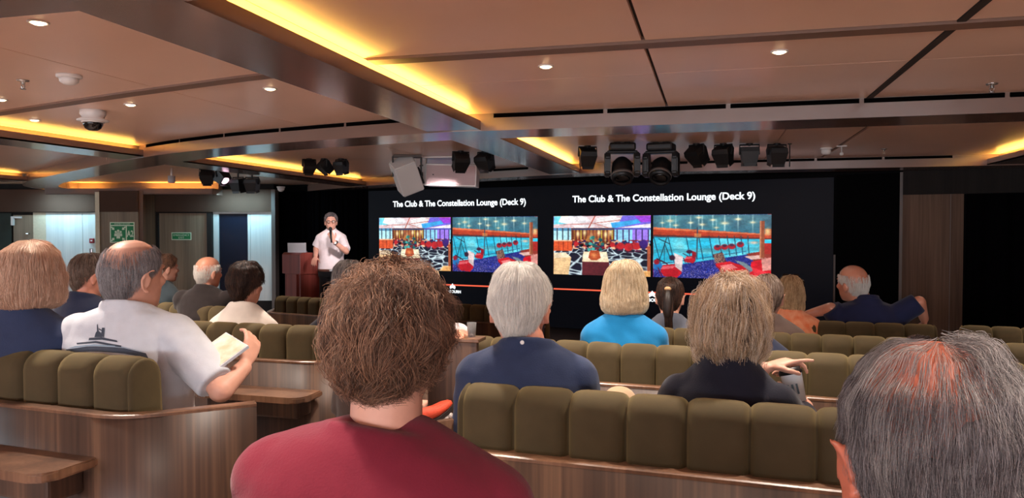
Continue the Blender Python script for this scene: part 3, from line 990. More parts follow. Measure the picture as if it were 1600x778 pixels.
def pic_club(w=232, h=140):
    p = Pic(w, h); u, v = p.u, p.v
    p.rect(0, 0, 1, .3, (236, 206, 210))
    p.poly([(0, 0), (.2, 0), (.32, .06), (.24, .13), (0, .14)], (120, 226, 246))
    p.poly([(.08, 0), (.34, 0), (.40, .09), (.2, .15), (.05, .1)], (252, 246, 250))
    p.poly([(.46, .03), (.62, .0), (.72, .05), (.60, .13), (.44, .14)], (255, 250, 250))
    p.poly([(.2, .16), (.44, .13), (.42, .2), (.24, .22)], (250, 240, 244))
    p.poly([(.5, .15), (.74, .11), (.72, .19), (.52, .2)], (252, 244, 248))
    p.line(.44, .0, .36, .24, .012, (190, 80, 60)); p.line(.44, .12, .75, .06, .008, (196, 110, 100)); p.line(.1, .14, .44, .13, .008, (206, 130, 120))
    p.line(.44, .13, .66, .24, .008, (206, 120, 108))
    p.poly([(.72, .0), (1, 0), (1, .13), (.8, .17), (.66, .2)], (120, 104, 230))
    p.poly([(.60, .12), (.92, .05), (.9, .12), (.62, .21)], (66, 176, 244))
    p.poly([(.84, 0), (1, 0), (1, .1), (.9, .11)], (160, 66, 220))
    p.poly([(.70, .2), (1, .13), (1, .19), (.72, .26)], (250, 240, 252))
    # back bar and windows
    p.rect(0, .2, .20, .43, (190, 244, 252)); p.rect(.0, .2, .2, .25, (90, 150, 190))
    for x in (.03, .09, .15, .19): p.rect(x, .2, x + .012, .42, (60, 66, 84))
    p.rect(.19, .2, .64, .47, (120, 56, 34))
    for i in range(24):
        x = .2 + i * .018
        p.rect(x, .23, x + .008, .44, (232, 140 + 40 * (i % 3), 70) if i % 2 else (92, 34, 26), .85)
    for x, y in ((.26, .3), (.33, .28), (.40, .33), (.48, .28), (.55, .31), (.6, .28)): p.glow(x, y, .018, .05, (255, 232, 170), 1.0)
    p.rect(.2, .21, .64, .235, (60, 70, 110)); p.rect(.36, .24, .46, .4, (170, 90, 60), .6)
    p.rect(.64, .22, 1, .46, (150, 220, 250)); p.rect(.82, .2, .98, .46, (166, 128, 246))
    for x in (.66, .72, .78, .85, .91, .97): p.rect(x, .21, x + .012, .46, (64, 48, 110))
    p.rect(.64, .2, 1, .23, (86, 90, 190))
    # carpet: pale veins on navy
    m = v > .52 + .03 * np.abs(u - .4)
    p.fill(m, (22, 24, 44))
    pts = rs.rand(90, 2); pts[:, 1] = .5 + (pts[:, 1] ** 1.35) * .54
    dep = (v - .40); d1 = np.full(u.shape, 9.0); d2 = d1.copy()
    for q in pts:
        d = np.hypot((u - q[0]) * 1.3, (v - q[1]) * 2.1) / np.maximum(dep, .05)
        d2 = np.minimum(d2, np.maximum(d1, d)); d1 = np.minimum(d1, d)
    p.fill(m * np.clip((.085 - (d2 - d1)) / .05, 0, 1), (206, 226, 232))
    # furniture between
    n = noise2(u, v, 30, 3)
    band = (v > .40) & (v < .56) & (u > .18)
    p.fill(band * np.clip((n - .45) * 6, 0, 1), (150, 26, 34)); p.fill(band * np.clip((noise2(u, v, 36, 4) - .6) * 8, 0, 1), (34, 34, 90))
    p.fill(band * np.clip((noise2(u, v, 42, 6) - .7) * 9, 0, 1), (240, 190, 150))
    for x, y, r in ((.70, .50, .045), (.78, .52, .05), (.86, .5, .045), (.62, .48, .03), (.93, .46, .05), (.24, .47, .03)): p.blob(x, y, r, r * 1.5, (198, 36, 44) if r != .05 or x < .9 else (60, 30, 120))
    for x, y in ((.70, .56), (.79, .59), (.87, .57)): p.rect(x - .03, y, x + .03, y + .02, (90, 24, 60))
    p.rect(.0, .41, .20, .59, (226, 88, 44)); p.rect(0, .41, .2, .43, (250, 190, 150))
    for x in (.05, .10, .15): p.rect(x, .43, x + .006, .58, (150, 44, 26))
    # table and vase
    p.poly([(.32, .60), (.56, .60), (.585, .77), (.305, .77)], (252, 226, 186)); p.rect(.305, .77, .585, 1, (96, 34, 42))
    p.glow(.36, .68, .05, .05, (255, 250, 220), .9); p.glow(.52, .67, .05, .05, (255, 250, 220), .9)
    for k in range(26):
        a = rs.rand() * 6.28; r = rs.rand() ** .5
        p.blob(.43 + .095 * r * math.cos(a), .47 + .14 * r * math.sin(a), .022, .03, [(24, 120, 116), (20, 80, 90), (70, 190, 176), (190, 120, 60), (120, 30, 36)][k % 5], .9)
    p.poly([(.39, .58), (.48, .58), (.5, .7), (.46, .74), (.40, .74), (.37, .7)], (180, 74, 40)); p.glow(.43, .66, .03, .04, (240, 150, 90), .9)
    p.poly([(0, .63), (.13, .62), (.19, .70), (.16, 1), (0, 1)], (246, 204, 150)); p.poly([(0, .63), (.13, .62), (.19, .7), (0, .72)], (252, 226, 190))
    p.poly([(.84, 1), (.9, .9), (.97, .9), (.97, 1)], (246, 200, 140)); p.rect(.965, .5, 1, 1, (176, 88, 58)); p.poly([(.90, .93), (1, .90), (1, 1), (.88, 1)], (244, 176, 104))
    return grain(p, 11)


def grain(p, sd):
    """the slides show photographs: give the flat areas the small tonal texture of one"""
    r = np.random.RandomState(sd)
    n = .86 + .18 * noise2(p.u, p.v, 20, sd) + .16 * (noise2(p.u, p.v, 60, sd + 1) - .5) + .16 * (r.rand(*p.u.shape) - .5)
    c = np.clip(p.c * n[..., None] + .03 * (r.rand(*p.c.shape) - .5), 0, 1)
    return (c + np.roll(c, 1, 1) + np.roll(c, 1, 0) + np.roll(np.roll(c, 1, 0), 1, 1)) / 4


def pic_lounge(w=256, h=142):
    p = Pic(w, h); u, v = p.u, p.v
    p.fill(np.ones_like(u), (30, 120, 150))
    p.fill((v < .3) * np.clip(1.2 - v * 3, 0, 1), (90, 160, 170)); p.fill((v < .28) * noise2(u, v, 7, 8) * .8, (52, 92, 112)); p.fill((v < .3) * np.clip(u * 1.2 - .7, 0, 1), (74, 88, 110), .7)
    for x, y, s in ((.08, .12, .6), (.15, .09, 1), (.2, .16, .8), (.33, .12, .8), (.43, .15, .9), (.52, .08, .8), (.62, .13, 1.1), (.73, .07, .9), (.85, .12, .8), (.55, .2, .7), (.40, .04, .8)):
        p.glow(x, y, .006 * s, .15 * s, (226, 250, 240), .7); p.glow(x, y, .03 * s, .02 * s, (255, 244, 200), 1.0)
    # glazed front, raked frames, teal sea
    p.poly([(0, .36), (1, .37), (1, .56), (.42, .74), (0, .86)], (40, 190, 226))
    m = (v > .36 + .01 * u) & (v < .84 - .29 * u)
    p.fill(m * np.clip((noise2(u * .6, v, 14, 9) - .3) * 1.6, 0, 1), (150, 244, 252), .9); p.fill(m * (np.abs(v - .58 + .06 * u) < .03), (60, 150, 170), .6)
    p.poly([(0, .19), (.4, .23), (1, .30), (1, .37), (.4, .335), (0, .325)], (186, 62, 36)); p.poly([(0, .19), (1, .30), (1, .318), (0, .225)], (226, 118, 76)); p.poly([(0, .31), (1, .36), (1, .38), (0, .34)], (104, 42, 40))
    for x0, x1 in ((.0, .07), (.13, .19), (.29, .335), (.40, .44), (.49, .525), (.57, .60), (.64, .665), (.70, .72), (.755, .77), (.81, .82)):
        p.line(x0, .33, x1, .82 - .28 * x1, .008, (26, 62, 86))
    p.line(.39, .2, .385, .68, .012, (54, 70, 90)); p.rect(.365, .29, .42, .35, (236, 160, 90), .6)
    p.line(.12, .36, .06, .7, .007, (20, 30, 44)); p.line(.10, .45, .16, .72, .007, (20, 30, 44)); p.line(.10, .45, .1, .74, .006, (20, 30, 44)); p.line(.05, .38, .15, .46, .008, (24, 34, 50))
    p.line(.0, .80, .36, .70, .008, (30, 66, 120)); p.line(.36, .70, .8, .56, .006, (30, 66, 120))
    # carpet, speckled
    m = (v > .86 - .31 * u) & (v > .5)
    p.fill(m, (24, 34, 122)); sp = rs.rand(*u.shape)
    p.fill(m * (sp > .86) * np.clip((v - .55) * 3, 0, 1), (206, 180, 226)); p.fill(m * (sp < .16), (40, 62, 178)); p.fill(m * (np.abs(sp - .5) < .05), (14, 16, 66))
    # chairs
    def chair(x, y, s, back=(226, 206, 206)):
        p.poly([(x - .07 * s, y), (x + .07 * s, y - .03 * s), (x + .10 * s, y + .12 * s), (x + .06 * s, y + .2 * s), (x - .06 * s, y + .18 * s), (x - .09 * s, y + .1 * s)], (190, 22, 38))
        p.poly([(x + .03 * s, y - .20 * s), (x + .11 * s, y - .14 * s), (x + .10 * s, y + .1 * s), (x + .04 * s, y + .02 * s)], back)
        p.poly([(x - .07 * s, y + .02 * s), (x + .05 * s, y), (x + .02 * s, y + .05 * s), (x - .09 * s, y + .07 * s)], (238, 98, 108))
        p.line(x - .08 * s, y + .18 * s, x - .11 * s, y + .05 * s, .01, (120, 12, 30)); p.line(x - .12 * s, y - .1 * s, x - .03 * s, y - .02 * s, .014 * s, (52, 20, 44))
    p.blob(.04, .82, .05, .07, (30, 110, 180)); p.blob(.03, .75, .03, .05, (150, 20, 40))
    chair(.155, .80, 1.0); p.blob(.17, .68, .03, .05, (50, 24, 50))
    chair(.325, .66, .5, (150, 20, 40)); p.blob(.32, .58, .03, .035, (60, 30, 60))
    for x, y in ((.56, .51), (.68, .49), (.75, .46), (.62, .5)): p.blob(x, y, .035, .05, (166, 30, 46)); p.blob(x, y - .02, .02, .02, (60, 40, 70))
    p.poly([(.52, .62), (.60, .58), (.64, .74), (.56, .8)], (76, 40, 50)); p.fill(((u > .53) & (u < .62) & (v > .6) & (v < .77)) * (rs.rand(*u.shape) > .5), (196, 160, 130), .8)
    p.poly([(.54, .76), (.66, .72), (.80, .80), (.84, .97), (.60, .92)], (206, 26, 40)); p.poly([(.58, .79), (.68, .76), (.73, .82), (.62, .86)], (250, 130, 130)); p.line(.55, .80, .64, .92, .012, (126, 10, 26))
    p.poly([(.80, .60), (.92, .56), (1, .57), (1, .74), (.86, .72)], (150, 54, 44)); p.poly([(.78, .64), (.9, .62), (.96, .66), (.84, .69)], (236, 190, 180))
    p.rect(.94, .44, 1, .6, (176, 40, 36)); p.poly([(.84, .72), (1, .66), (1, 1), (.82, .98)], (214, 22, 40)); p.poly([(.92, .68), (1, .65), (1, .84), (.93, .86)], (226, 150, 140)); p.poly([(.7, .7), (.78, .73), (.86, .83), (.84, .88)], (120, 140, 150))
    p.poly([(.84, .8), (.96, .88), (1, .98), (.88, .98)], (246, 54, 66))
    p.rect(.905, .1, .945, .66, (150, 76, 50)); p.rect(.905, .1, .917, .66, (206, 130, 92))
    p.rect(.95, .22, 1, .32, (196, 96, 60)); p.glow(.97, .26, .02, .05, (255, 220, 150), 1); p.glow(.86, .43, .04, .025, (250, 200, 170), .9)
    return grain(p, 21)


def pic_mesh(name, c, w, hgt):
    hh, ww, _ = c.shape
    xs = np.linspace(0, w, ww + 1); ys = np.linspace(hgt, 0, hh + 1)
    X, Y = np.meshgrid(xs, ys)
    co = np.stack([X, Y, np.zeros_like(X)], -1).reshape(-1, 3)
    idx = np.arange((hh + 1) * (ww + 1)).reshape(hh + 1, ww + 1)
    f = np.stack([idx[1:, :-1], idx[1:, 1:], idx[:-1, 1:], idx[:-1, :-1]], -1).reshape(-1, 4)
    me = bpy.data.meshes.new(name)
    me.from_pydata(co.tolist(), [], f.tolist())
    lin = np.where(c <= .04045, c / 12.92, ((np.clip(c, 0, 1) + .055) / 1.055) ** 2.4)
    col = np.repeat(np.concatenate([lin, np.ones((hh, ww, 1))], -1).reshape(-1, 4), 4, axis=0)
    a = me.color_attributes.new('picture', 'FLOAT_COLOR', 'CORNER')
    a.data.foreach_set('color', col.astype(np.float32).ravel())
    return me


mm = bpy.data.materials.new('screen_picture'); mm.use_nodes = True
nt = mm.node_tree; bb = nt.nodes['Principled BSDF']; bb.inputs['Base Color'].default_value = (.01, .01, .01, 1); bb.inputs['Roughness'].default_value = .6
an = nt.nodes.new('ShaderNodeAttribute'); an.attribute_name = 'picture'
nt.links.new(an.outputs['Color'], bb.inputs['Emission Color']); bb.inputs['Emission Strength'].default_value = 1.15
M['picture'] = mm
M['led_dark'] = emit('screen_dark', (0.22, .26, .46, 1), 0.007); M['led_dark'].node_tree.nodes['Principled BSDF'].inputs['Base Color'].default_value = (.004, .004, .005, 1); M['led_dark'].node_tree.nodes['Principled BSDF'].inputs['Specular IOR Level'].default_value = .1
M['led_white'] = emit('screen_white', (.9, .96, 1, 1), 1.5)
M['led_red'] = emit('screen_red', (1, .13, .06, 1), 1.1)

scr = thing('led_screen', 'wide dark wall screen showing the same lounge slide twice', 'screen', (W0.x, W0.y, 0))
L = WM.copy(); L.translation = (0, 0, 0)
us0, us1 = wuv(578, 400)[0], wuv(1302, 400)[0]
b = B(); box(b, (us0, -.09, .02), (us1, 2.16, .035), L); obj('screen_panel', b, M['led_dark'], scr)
ucA, uc1 = wuv(865, 385, .04)[0], wuv(1016.5, 385, .04)[0]
uB, uB1 = wuv(1020.5, 385, .04)[0], wuv(1205, 385, .04)[0]
vT, vB = (wuv(940, 337.3, .04)[1] + wuv(1110, 335, .04)[1]) / 2, (wuv(940, 431, .04)[1] + wuv(1110, 434.5, .04)[1]) / 2
me_a = pic_mesh('picture', pic_club(), uc1 - ucA, vT - vB)
me_b = pic_mesh('picture', pic_lounge(), uB1 - uB, vT - vB)
dL = wuv(592.5, 385, .04)[0] - ucA            # the first copy of the slide stands this far to the side
sq = (wuv(840, 385, .04)[0] - wuv(592.5, 385, .04)[0]) / (uB1 - ucA)
for du in (0.0, dL):
    for me, u0, nm, lb in ((me_a, ucA, 'slide_picture', 'picture of a lounge with a veined carpet'), (me_b, uB, 'slide_picture', 'picture of a lounge with teal windows and red chairs')):
        o = link_mesh(nm, me, M['picture'], scr)
        k = sq if du else 1.0
        o.matrix_local = L @ Matrix.Translation((u0 if not du else ucA + du + (u0 - ucA) * k, vB, .0385)) @ Matrix.Diagonal((k, 1, 1, 1)); o['label'] = lb
    uc = wuv(1029.5 if not du else 713, 309, .04)[0]
    vt_ = wuv(1029.5 if not du else 713, 309 if not du else 317.5, .04)[1]
    wt = (wuv(1172, 309, .04)[0] - wuv(888, 309, .04)[0]) if not du else (wuv(817, 309, .04)[0] - wuv(610, 309, .04)[0])
    o = text_obj('slide_title', 'The Club & The Constellation Lounge (Deck 9)', .142, L @ Matrix.Translation((uc, vt_, .037)), M['led_white'], scr, bold=.0034)
    xs = [v.co.dot(L.col[0].xyz) for v in o.data.vertices]; k = wt / (max(xs) - min(xs))
    S = L @ Matrix.Translation((uc, vt_, 0)) @ Matrix.Diagonal((k, 1, 1, 1)) @ Matrix.Translation((-uc, -vt_, 0)) @ L.inverted(); o.data.transform(S)
    px0, px1, pyl, plo, pgl = (865, 1206, 452, 1019, 466) if not du else (592.5, 840, 446.5, 707, 453)
    v0 = wuv(940 if not du else 740, 454 if not du else 446.5, .04)[1]
    b = B(); box(b, (wuv(px0, 450, .04)[0], v0 - .011, .035), (wuv(px1, 450, .04)[0], v0 + .011, .038), L); obj('slide_line', b, M['led_red'], scr)
    ul, vl = wuv(plo, pgl, .04)
    text_obj('slide_logo', 'SEABOURN', .066 , L @ Matrix.Translation((ul, vl - .03, .037)), M['led_white'], scr, bold=.002)
    b = B()
    for k in range(-2, 3):        # shell-like crest over the word
        lathe(b, [(0, 0), (.022, 0), (.022, .002), (0, .002)], 14, L @ Matrix.Translation((ul + .02 * k, vl + .045 + .014 * (2 - abs(k)), .036)) @ Matrix.Diagonal((.75, 1.7 - .2 * abs(k), 1, 1)))
    obj('slide_crest', b, M['led_white'], scr)

# ================================================================== lectern, laptop
pb = at(467, 395, 10.75)
ST = -.09
t = thing('lectern', 'mahogany lectern with a sloping top at the edge of the stage', 'lectern', (pb.x, pb.y, ST), YAW + R(47))
# local: -x is the front seen at the left, -y the side seen at the right, reading slope falls toward +x
zt = pb.z - ST
b = B(); box(b, (.045, -.0, 0), (.50, .42, zt - .30), bev=.006); obj('pedestal', b, M['mahog'], t)
b = B(); box(b, (.01, .09, .05), (.046, .36, zt - .31)); obj('front_panel', b, M['mahog'], t)
for y0 in (.0, .39): 
    b = B(); box(b, (.025, y0, .0), (.05, y0 + .03, zt - .30)); obj('pilaster', b, M['mahog'], t)
b = B(); prism(b, [(.0, zt - .31), (.0, zt - .03), (.03, zt), (.22, zt), (.56, zt - .17), (.56, zt - .24), (.50, zt - .31)], -.03, .46, Matrix(((1, 0, 0, 0), (0, 0, 1, 0), (0, 1, 0, 0), (0, 0, 0, 1))))
bmesh.ops.bevel(b, geom=list(b.edges), offset=.006, segments=1, affect='EDGES'); obj('desk_top', b, M['mahog'], t)
b = B(); box(b, (.01, -.03, 0), (.53, .45, .06), bev=.006); obj('plinth', b, M['mahog'], t)
Mt = Matrix.Translation((pb.x, pb.y, ST)) @ Matrix.Rotation(YAW + R(47), 4, 'Z')
lp = thing('laptop', 'open silver laptop on the lectern, seen from the lid side', 'laptop', Mt @ Vector((.10, .21, zt)), YAW + R(10))
M['alu'] = mat('silver_lid', srgb(184, 190, 196), .35, metal=.5)
b = B(); box(b, (-.13, -.02, 0), (.13, .15, .016), bev=.005); obj('keyboard_base', b, M['alu'], lp)
b = B(); box(b, (-.13, -.025, .0), (.13, -.015, .13), Matrix.Translation((0, 0, .016)) @ Matrix.Rotation(R(12), 4, 'X'), .004); lid = obj('screen_lid', b, M['alu'], lp)
b = B(); box(b, (-.118, -.0145, .01), (.118, -.0125, .12), Matrix.Translation((0, 0, .016)) @ Matrix.Rotation(R(12), 4, 'X')); obj('display', b, M['blackgloss'], lid)
# ================================================================== channel-back banquettes
CH = 0.161          # width of one channel


def back_cushion(L, z0, z1, depth, y0, ph=0.0):
    """upholstered back: one skin, pinched at every seam, scalloped along the top"""
    n = max(1, round(L / CH)); c = L / n; US = (0, .025, .06, .12, .25, .5, .75, .88, .94, .975)
    xs, bul = [], []
    for i in range(n):
        for u in US + ((1.0,) if i == n - 1 else ()):
            xs.append(i * c + u * c); bul.append(1 - abs(2 * u - 1) ** 7)
    r = depth / 2
    prof = [(0, z0), (0, z0 + (z1 - r - z0) * .35), (0, z0 + (z1 - r - z0) * .7), (0, z1 - r)]
    for k in range(1, 10):
        a = math.pi - math.pi * k / 10
        prof.append((r + r * math.cos(a), z1 - r + r * .85 * math.sin(a)))
    prof += [(depth, z1 - r), (depth + .01, z0 + (z1 - z0) * .4), (depth + .02, z0)]
    ctr = Vector((depth / 2, (z0 + z1) / 2))
    bm = B(); rings = []

    def ring(x, b, sc=1.0):
        out = []
        for (y, z) in prof:
            d = Vector((y - depth / 2, max(0, z - (z1 - r)) * 1.0))
            d = d.normalized() if d.length > 1e-5 else Vector((0, 1))
            yy, zz = y + d.x * (.030 * b - .030), z + d.y * (.016 * b - .016)
            if sc < 1: yy = depth / 2 + (yy - depth / 2) * sc; zz = z0 + (zz - z0) * (1 - (1 - sc) * .35)
            out.append(Vector((x, y0 + yy, zz)))
        return out
    rings.append(ring(-.012, .6, .80)); rings.append(ring(-.008, .8, .93))
    for i, (x, bb) in enumerate(zip(xs, bul)):
        if i == 0 or i == len(xs) - 1: bb = .75
        rings.append(ring(x, bb))
    rings.append(ring(L + .008, .8, .93)); rings.append(ring(L + .012, .6, .80))
    ring_mesh(bm, rings)
    return bm


def sofa(name, label, P0, P1, zt, left=None, right=None, ledge=None, group='channel-back banquettes', seat=True, hs=None):
    """P0, P1: ends of the back cushion's rear upper edge in plan; left/right: (plan vector in the bench frame) of the wood wing"""
    P0, P1 = Vector(P0[:2]), Vector(P1[:2])
    d = (P1 - P0); Ln = d.length; a = math.atan2(d.y, d.x)
    mid = (P0 + P1) / 2; fz = min(floor_z(mid.y), zt - .9)
    t = thing(name, label, 'banquette', (P0.x, P0.y, fz), a, group)
    H = zt - fz; zs = H - .175 if hs is None else hs - fz
    obj('back_cushion', back_cushion(Ln, zs - .30, H, .15, .0), M['velvet'], t, True)
    if seat:
        b = B(); box(b, (.0, .13, .30), (Ln, .66, .47), bev=.05, seg=4); obj('seat_cushion', b, M['velvet'], t, True)
        b = B(); box(b, (.02, .04, .0), (Ln - .02, .60, .305), bev=.004); obj('plinth', b, M['wood'], t)
    path = [(-.045 if left else -.012, -.05), (Ln + (.045 if right else .012), -.05)]
    if left: path = [(-.045 + left[0], -.05 + left[1])] + path
    if right: path = path + [(Ln + .045 + right[0], -.05 + right[1])]
    path = round_path([Vector(p) for p in path], .10)
    b = B(); sweep(b, path, [(-.022, 0), (.022, 0), (.022, zs - .012), (-.022, zs - .012)]); obj('wood_shell', b, M['wood'], t, True)
    b = B(); sweep(b, path, [(-.024, zs - .012), (.024, zs - .012), (.024, zs - .003), (.018, zs), (-.018, zs), (-.024, zs - .003)]); obj('top_edge', b, M['wood_rail'], t)
    b = B(); box(b, (-.01, -.03, zs - .04), (Ln + .01, .03, zs - .012)); obj('top_rail', b, M['wood_rail'], t)
    if ledge:
        x0, x1, zl = ledge; zl = zl - fz
        if x0 > 50: x0, x1 = Ln + x0 - 100, Ln + x1 - 100
        pts = round_path([Vector((x0, -.07)), Vector((x0, -.27)), Vector((x1, -.27)), Vector((x1, -.07))], .06)
        b = B(); prism(b, [(p.x, p.y) for p in pts], zl - .03, zl)
        bmesh.ops.bevel(b, geom=[e for e in b.edges if abs(e.verts[0].co.z - e.verts[1].co.z) < 1e-5], offset=.006, segments=2, affect='EDGES')
        obj('drink_ledge', b, M['wood_rail'], t)
        b = B(); box(b, (x0 + .04, -.20, zl - .12), (x1 - .06, -.07, zl - .03), bev=.01); obj('ledge_bracket', b, M['wood'], t)
    return t


def ln(px0, Z0, px1, ref, y=560):
    """straight bench line through two pixels; ref: (px, depth, vanishing px) fixes its slant"""
    rp, rz_, vp = ref
    f = lambda px: at(px, y, rz_ * (rp - vp) / (px - vp))
    return f(px0), f(px1)


P0, P1 = ln(716, 0, 1640, (1000, 2.0, -2550))
sf = sofa('banquette', 'olive banquette directly in front of the balding grey head and crimson top', P0, P1, 1.012, right=(.1, .4))
b = B(); pth = smooth_path([(-.05, -.05), (-.115, .03), (-.12, .11), (-.06, .19), (.03, .24)], 5); sweep(b, pth, [(-.012, 0), (.012, 0), (.012, .862), (-.012, .862)]); obj('arm_rail', b, M['wood_rail'], sf, True)  # lighter wood puts the warm light on this arm into its colour
b = B(); prism(b, [(p.x, p.y) for p in pth] + [(.03, .0), (-.02, -.05)], .80, .815); obj('arm_shelf', b, M['wood_rail'], sf)
P0, P1 = ln(-120, 0, 196, (130, 2.54, -2377))
sofa('banquette', 'olive banquette behind the white t-shirt, its angled wood end beside the aisle', P0, P1, 1.035, right=(.27, .30), ledge=(-.2, .95, .72))
P0, P1 = ln(668, 0, 1690, (985, 3.39, -2550))
sofa('banquette', 'olive banquette behind the blonde bob in turquoise, wood panel at its aisle end', P0, P1, .945, left=(-.1, .4))
P0, P1 = ln(20, 0, 487, (440, 3.9, -3260))
sofa('banquette', 'olive banquette in front of the white t-shirt, with a wood drink ledge on its back', P0, P1, .968, right=(.34, .38), ledge=(99.48, 100.10, .655))
P0, P1 = ln(965, 0, 1550, (1250, 4.07, -2550))
sofa('banquette', 'olive banquette behind the ponytail and the taupe shirt, ending at the side aisle', P0, P1, .90)
P0, P1 = ln(1190, 0, 1463, (1300, 4.9, -2550))
sofa('banquette', 'olive banquette behind the bald person in navy polo and the orange top', P0, P1, .868)
P0, P1 = ln(1507, 0, 1800, (1550, 4.68, -2550))
sofa('banquette', 'dim olive banquette across the side aisle, in front of the black curtain', P0, P1, .862)
P0, P1 = ln(1576, 0, 1800, (1590, 3.74, -2550))
sofa('banquette', 'dim olive banquette cut by the picture edge, behind the balding grey head', P0, P1, .895)
P0, P1 = ln(120, 0, 366, (290, 6.0, -1268))
sofa('banquette', 'olive banquette behind the bald person in dark jacket', P0, P1, .872, right=(.2, .3))
P0, P1 = ln(429, 0, 610, (470, 7.8, -1346))
sofa('banquette', 'short olive banquette just in front of the lectern', P0, P1, .77, left=(-.2, .3))
P0, P1 = ln(645, 0, 850, (750, 7.9, -2000))
sofa('banquette', 'dark olive banquette in front of the screen, past the glass tumbler', P0, P1, .68)
# the bench the viewer's two neighbours sit on (its back is below the picture)
P0, P1 = ln(300, 0, 1700, (1000, .60, -2050))
sofa('banquette', 'olive banquette carrying the crimson top and the balding grey head', P0, P1, .965)

# wood end panel with a ledge, holding a glass
a0, a1 = at(668, 600, 3.30), at(745, 600, 3.24)
t = thing('end_panel', 'tall wood end panel beside the white haired head, a glass on its top', 'panel', (a0.x, a0.y, 0), math.atan2((a1 - a0).y, (a1 - a0).x))
Lp = (a1 - a0).length; fz = floor_z(a0.y)
zp = at(712, 527.5, 3.28).z
b = B(); box(b, (0, 0, fz), (Lp, .03, zp - .016), bev=.003); obj('panel_board', b, M['wood'], t)
b = B(); box(b, (-.01, -.006, zp - .016), (Lp + .01, .10, zp), bev=.003); obj('panel_ledge', b, M['wood_rail'], t)
pg = at(737, 526, 3.31)
M['clear'] = mat('clear_glass', (.95, .97, .97, 1), .03, trans=.9)
g = B(); lathe(g, [(.0, 0), (.017, 0), (.021, .062), (.0185, .062), (.0155, .008), (0, .008)], 20)
o = obj('glass_tumbler', g, M['clear'], None, True); o.location = (pg.x, pg.y, zp + .0005)
tag(o, 'small clear glass tumbler standing on the wood end panel ledge', 'glass')

# aisle chair behind the curly head (carries the walking shoe's wearer)
pa = at(596, 600, 3.12)
t = thing('armchair', 'low padded chair in the aisle hidden behind the curly brown hair', 'armchair', (pa.x, pa.y, floor_z(pa.y)), R(8))
b = B(); box(b, (-.20, -.20, .33), (.20, .24, .46), bev=.05, seg=3); obj('seat', b, M['velvet'], t, True)
b = B(); box(b, (-.19, -.23, .44), (.19, -.16, .72), bev=.03, seg=3); obj('backrest', b, M['velvet'], t, True)
for x in (-.16, .16):
    for y in (-.16, .18):
        b = B(); cone(b, (x, y, 0), (x * .95, y * .95, .34), .014, .02); obj('leg', b, M['wood'], t)
# ================================================================== people
HEAD = [  # z, half width, front, back
    (.113, .016, .02, .02), (.106, .036, .042, .045), (.092, .054, .062, .068), (.07, .0675, .079, .087), (.04, .0745, .089, .099),
    (.01, .0765, .0925, .1005), (-.02, .0745, .092, .096), (-.05, .0695, .0905, .082), (-.075, .063, .088, .064), (-.095, .054, .085, .046),
    (-.111, .041, .080, .02), (-.120, .022, .070, -.02)]


def head_volumes(bm, Mh, big_ears=1.0):
    rings = []
    for z, rx, yf, yb in HEAD:
        rings.append([Mh @ p for p in sellipse(0, 0, z, rx, yf, yb, 28, 2.15)] if yb > 0 else [Mh @ (Vector((0, .045, 0)) + p) for p in sellipse(0, 0, z, rx, yf - .045, .03, 28, 2.1)])
    ring_mesh(bm, rings)
    rot = Mh.to_3x3()
    ball(bm, Mh @ Vector((0, .10, -.028)), (.0135, .020, .012), rot)              # nose tip
    cone(bm, Mh @ Vector((0, .088, .012)), Mh @ Vector((0, .104, -.022)), .008, .012, 10, True)
    for s in (-1, 1):
        ball(bm, Mh @ Vector((s * .011, .096, -.034)), (.007, .009, .007), rot)       # nostrils
        ball(bm, Mh @ Vector((s * .033, .082, .022)), (.022, .012, .007), rot)       # brow
        ball(bm, Mh @ Vector((s * .042, .070, -.025)), (.02, .017, .018), rot)        # cheek
        # ear: rim and lobe, swept back
        Me = Mh @ Matrix.Translation((s * .0775, -.008, -.016)) @ Matrix.Rotation(s * R(-34), 4, 'Z') @ Matrix.Rotation(R(-10), 4, 'X') @ Matrix.Scale(big_ears, 4)
        pts = [Me @ Vector((s * (.010 + .006 * math.sin(k / 10 * math.pi)), .016 - .002 * k + .021 * -math.sin(k / 10 * 3.6) , .0 + .032 * math.cos(k / 10 * 3.3))) for k in range(11)]
        tube(bm, pts, .0048, 8)
        ball(bm, Me @ Vector((s * .006, -.002, .0)), (.0065, .017, .028), Me.to_3x3().normalized())
        ball(bm, Me @ Vector((s * .008, .004, -.03)), (.005, .008, .009), Me.to_3x3().normalized())
    ball(bm, Mh @ Vector((0, .0915, -.062)), (.021, .008, .0055), rot); ball(bm, Mh @ Vector((0, .089, -.072)), (.018, .008, .006), rot)
    ball(bm, Mh @ Vector((0, .078, -.103)), (.018, .012, .012), rot)


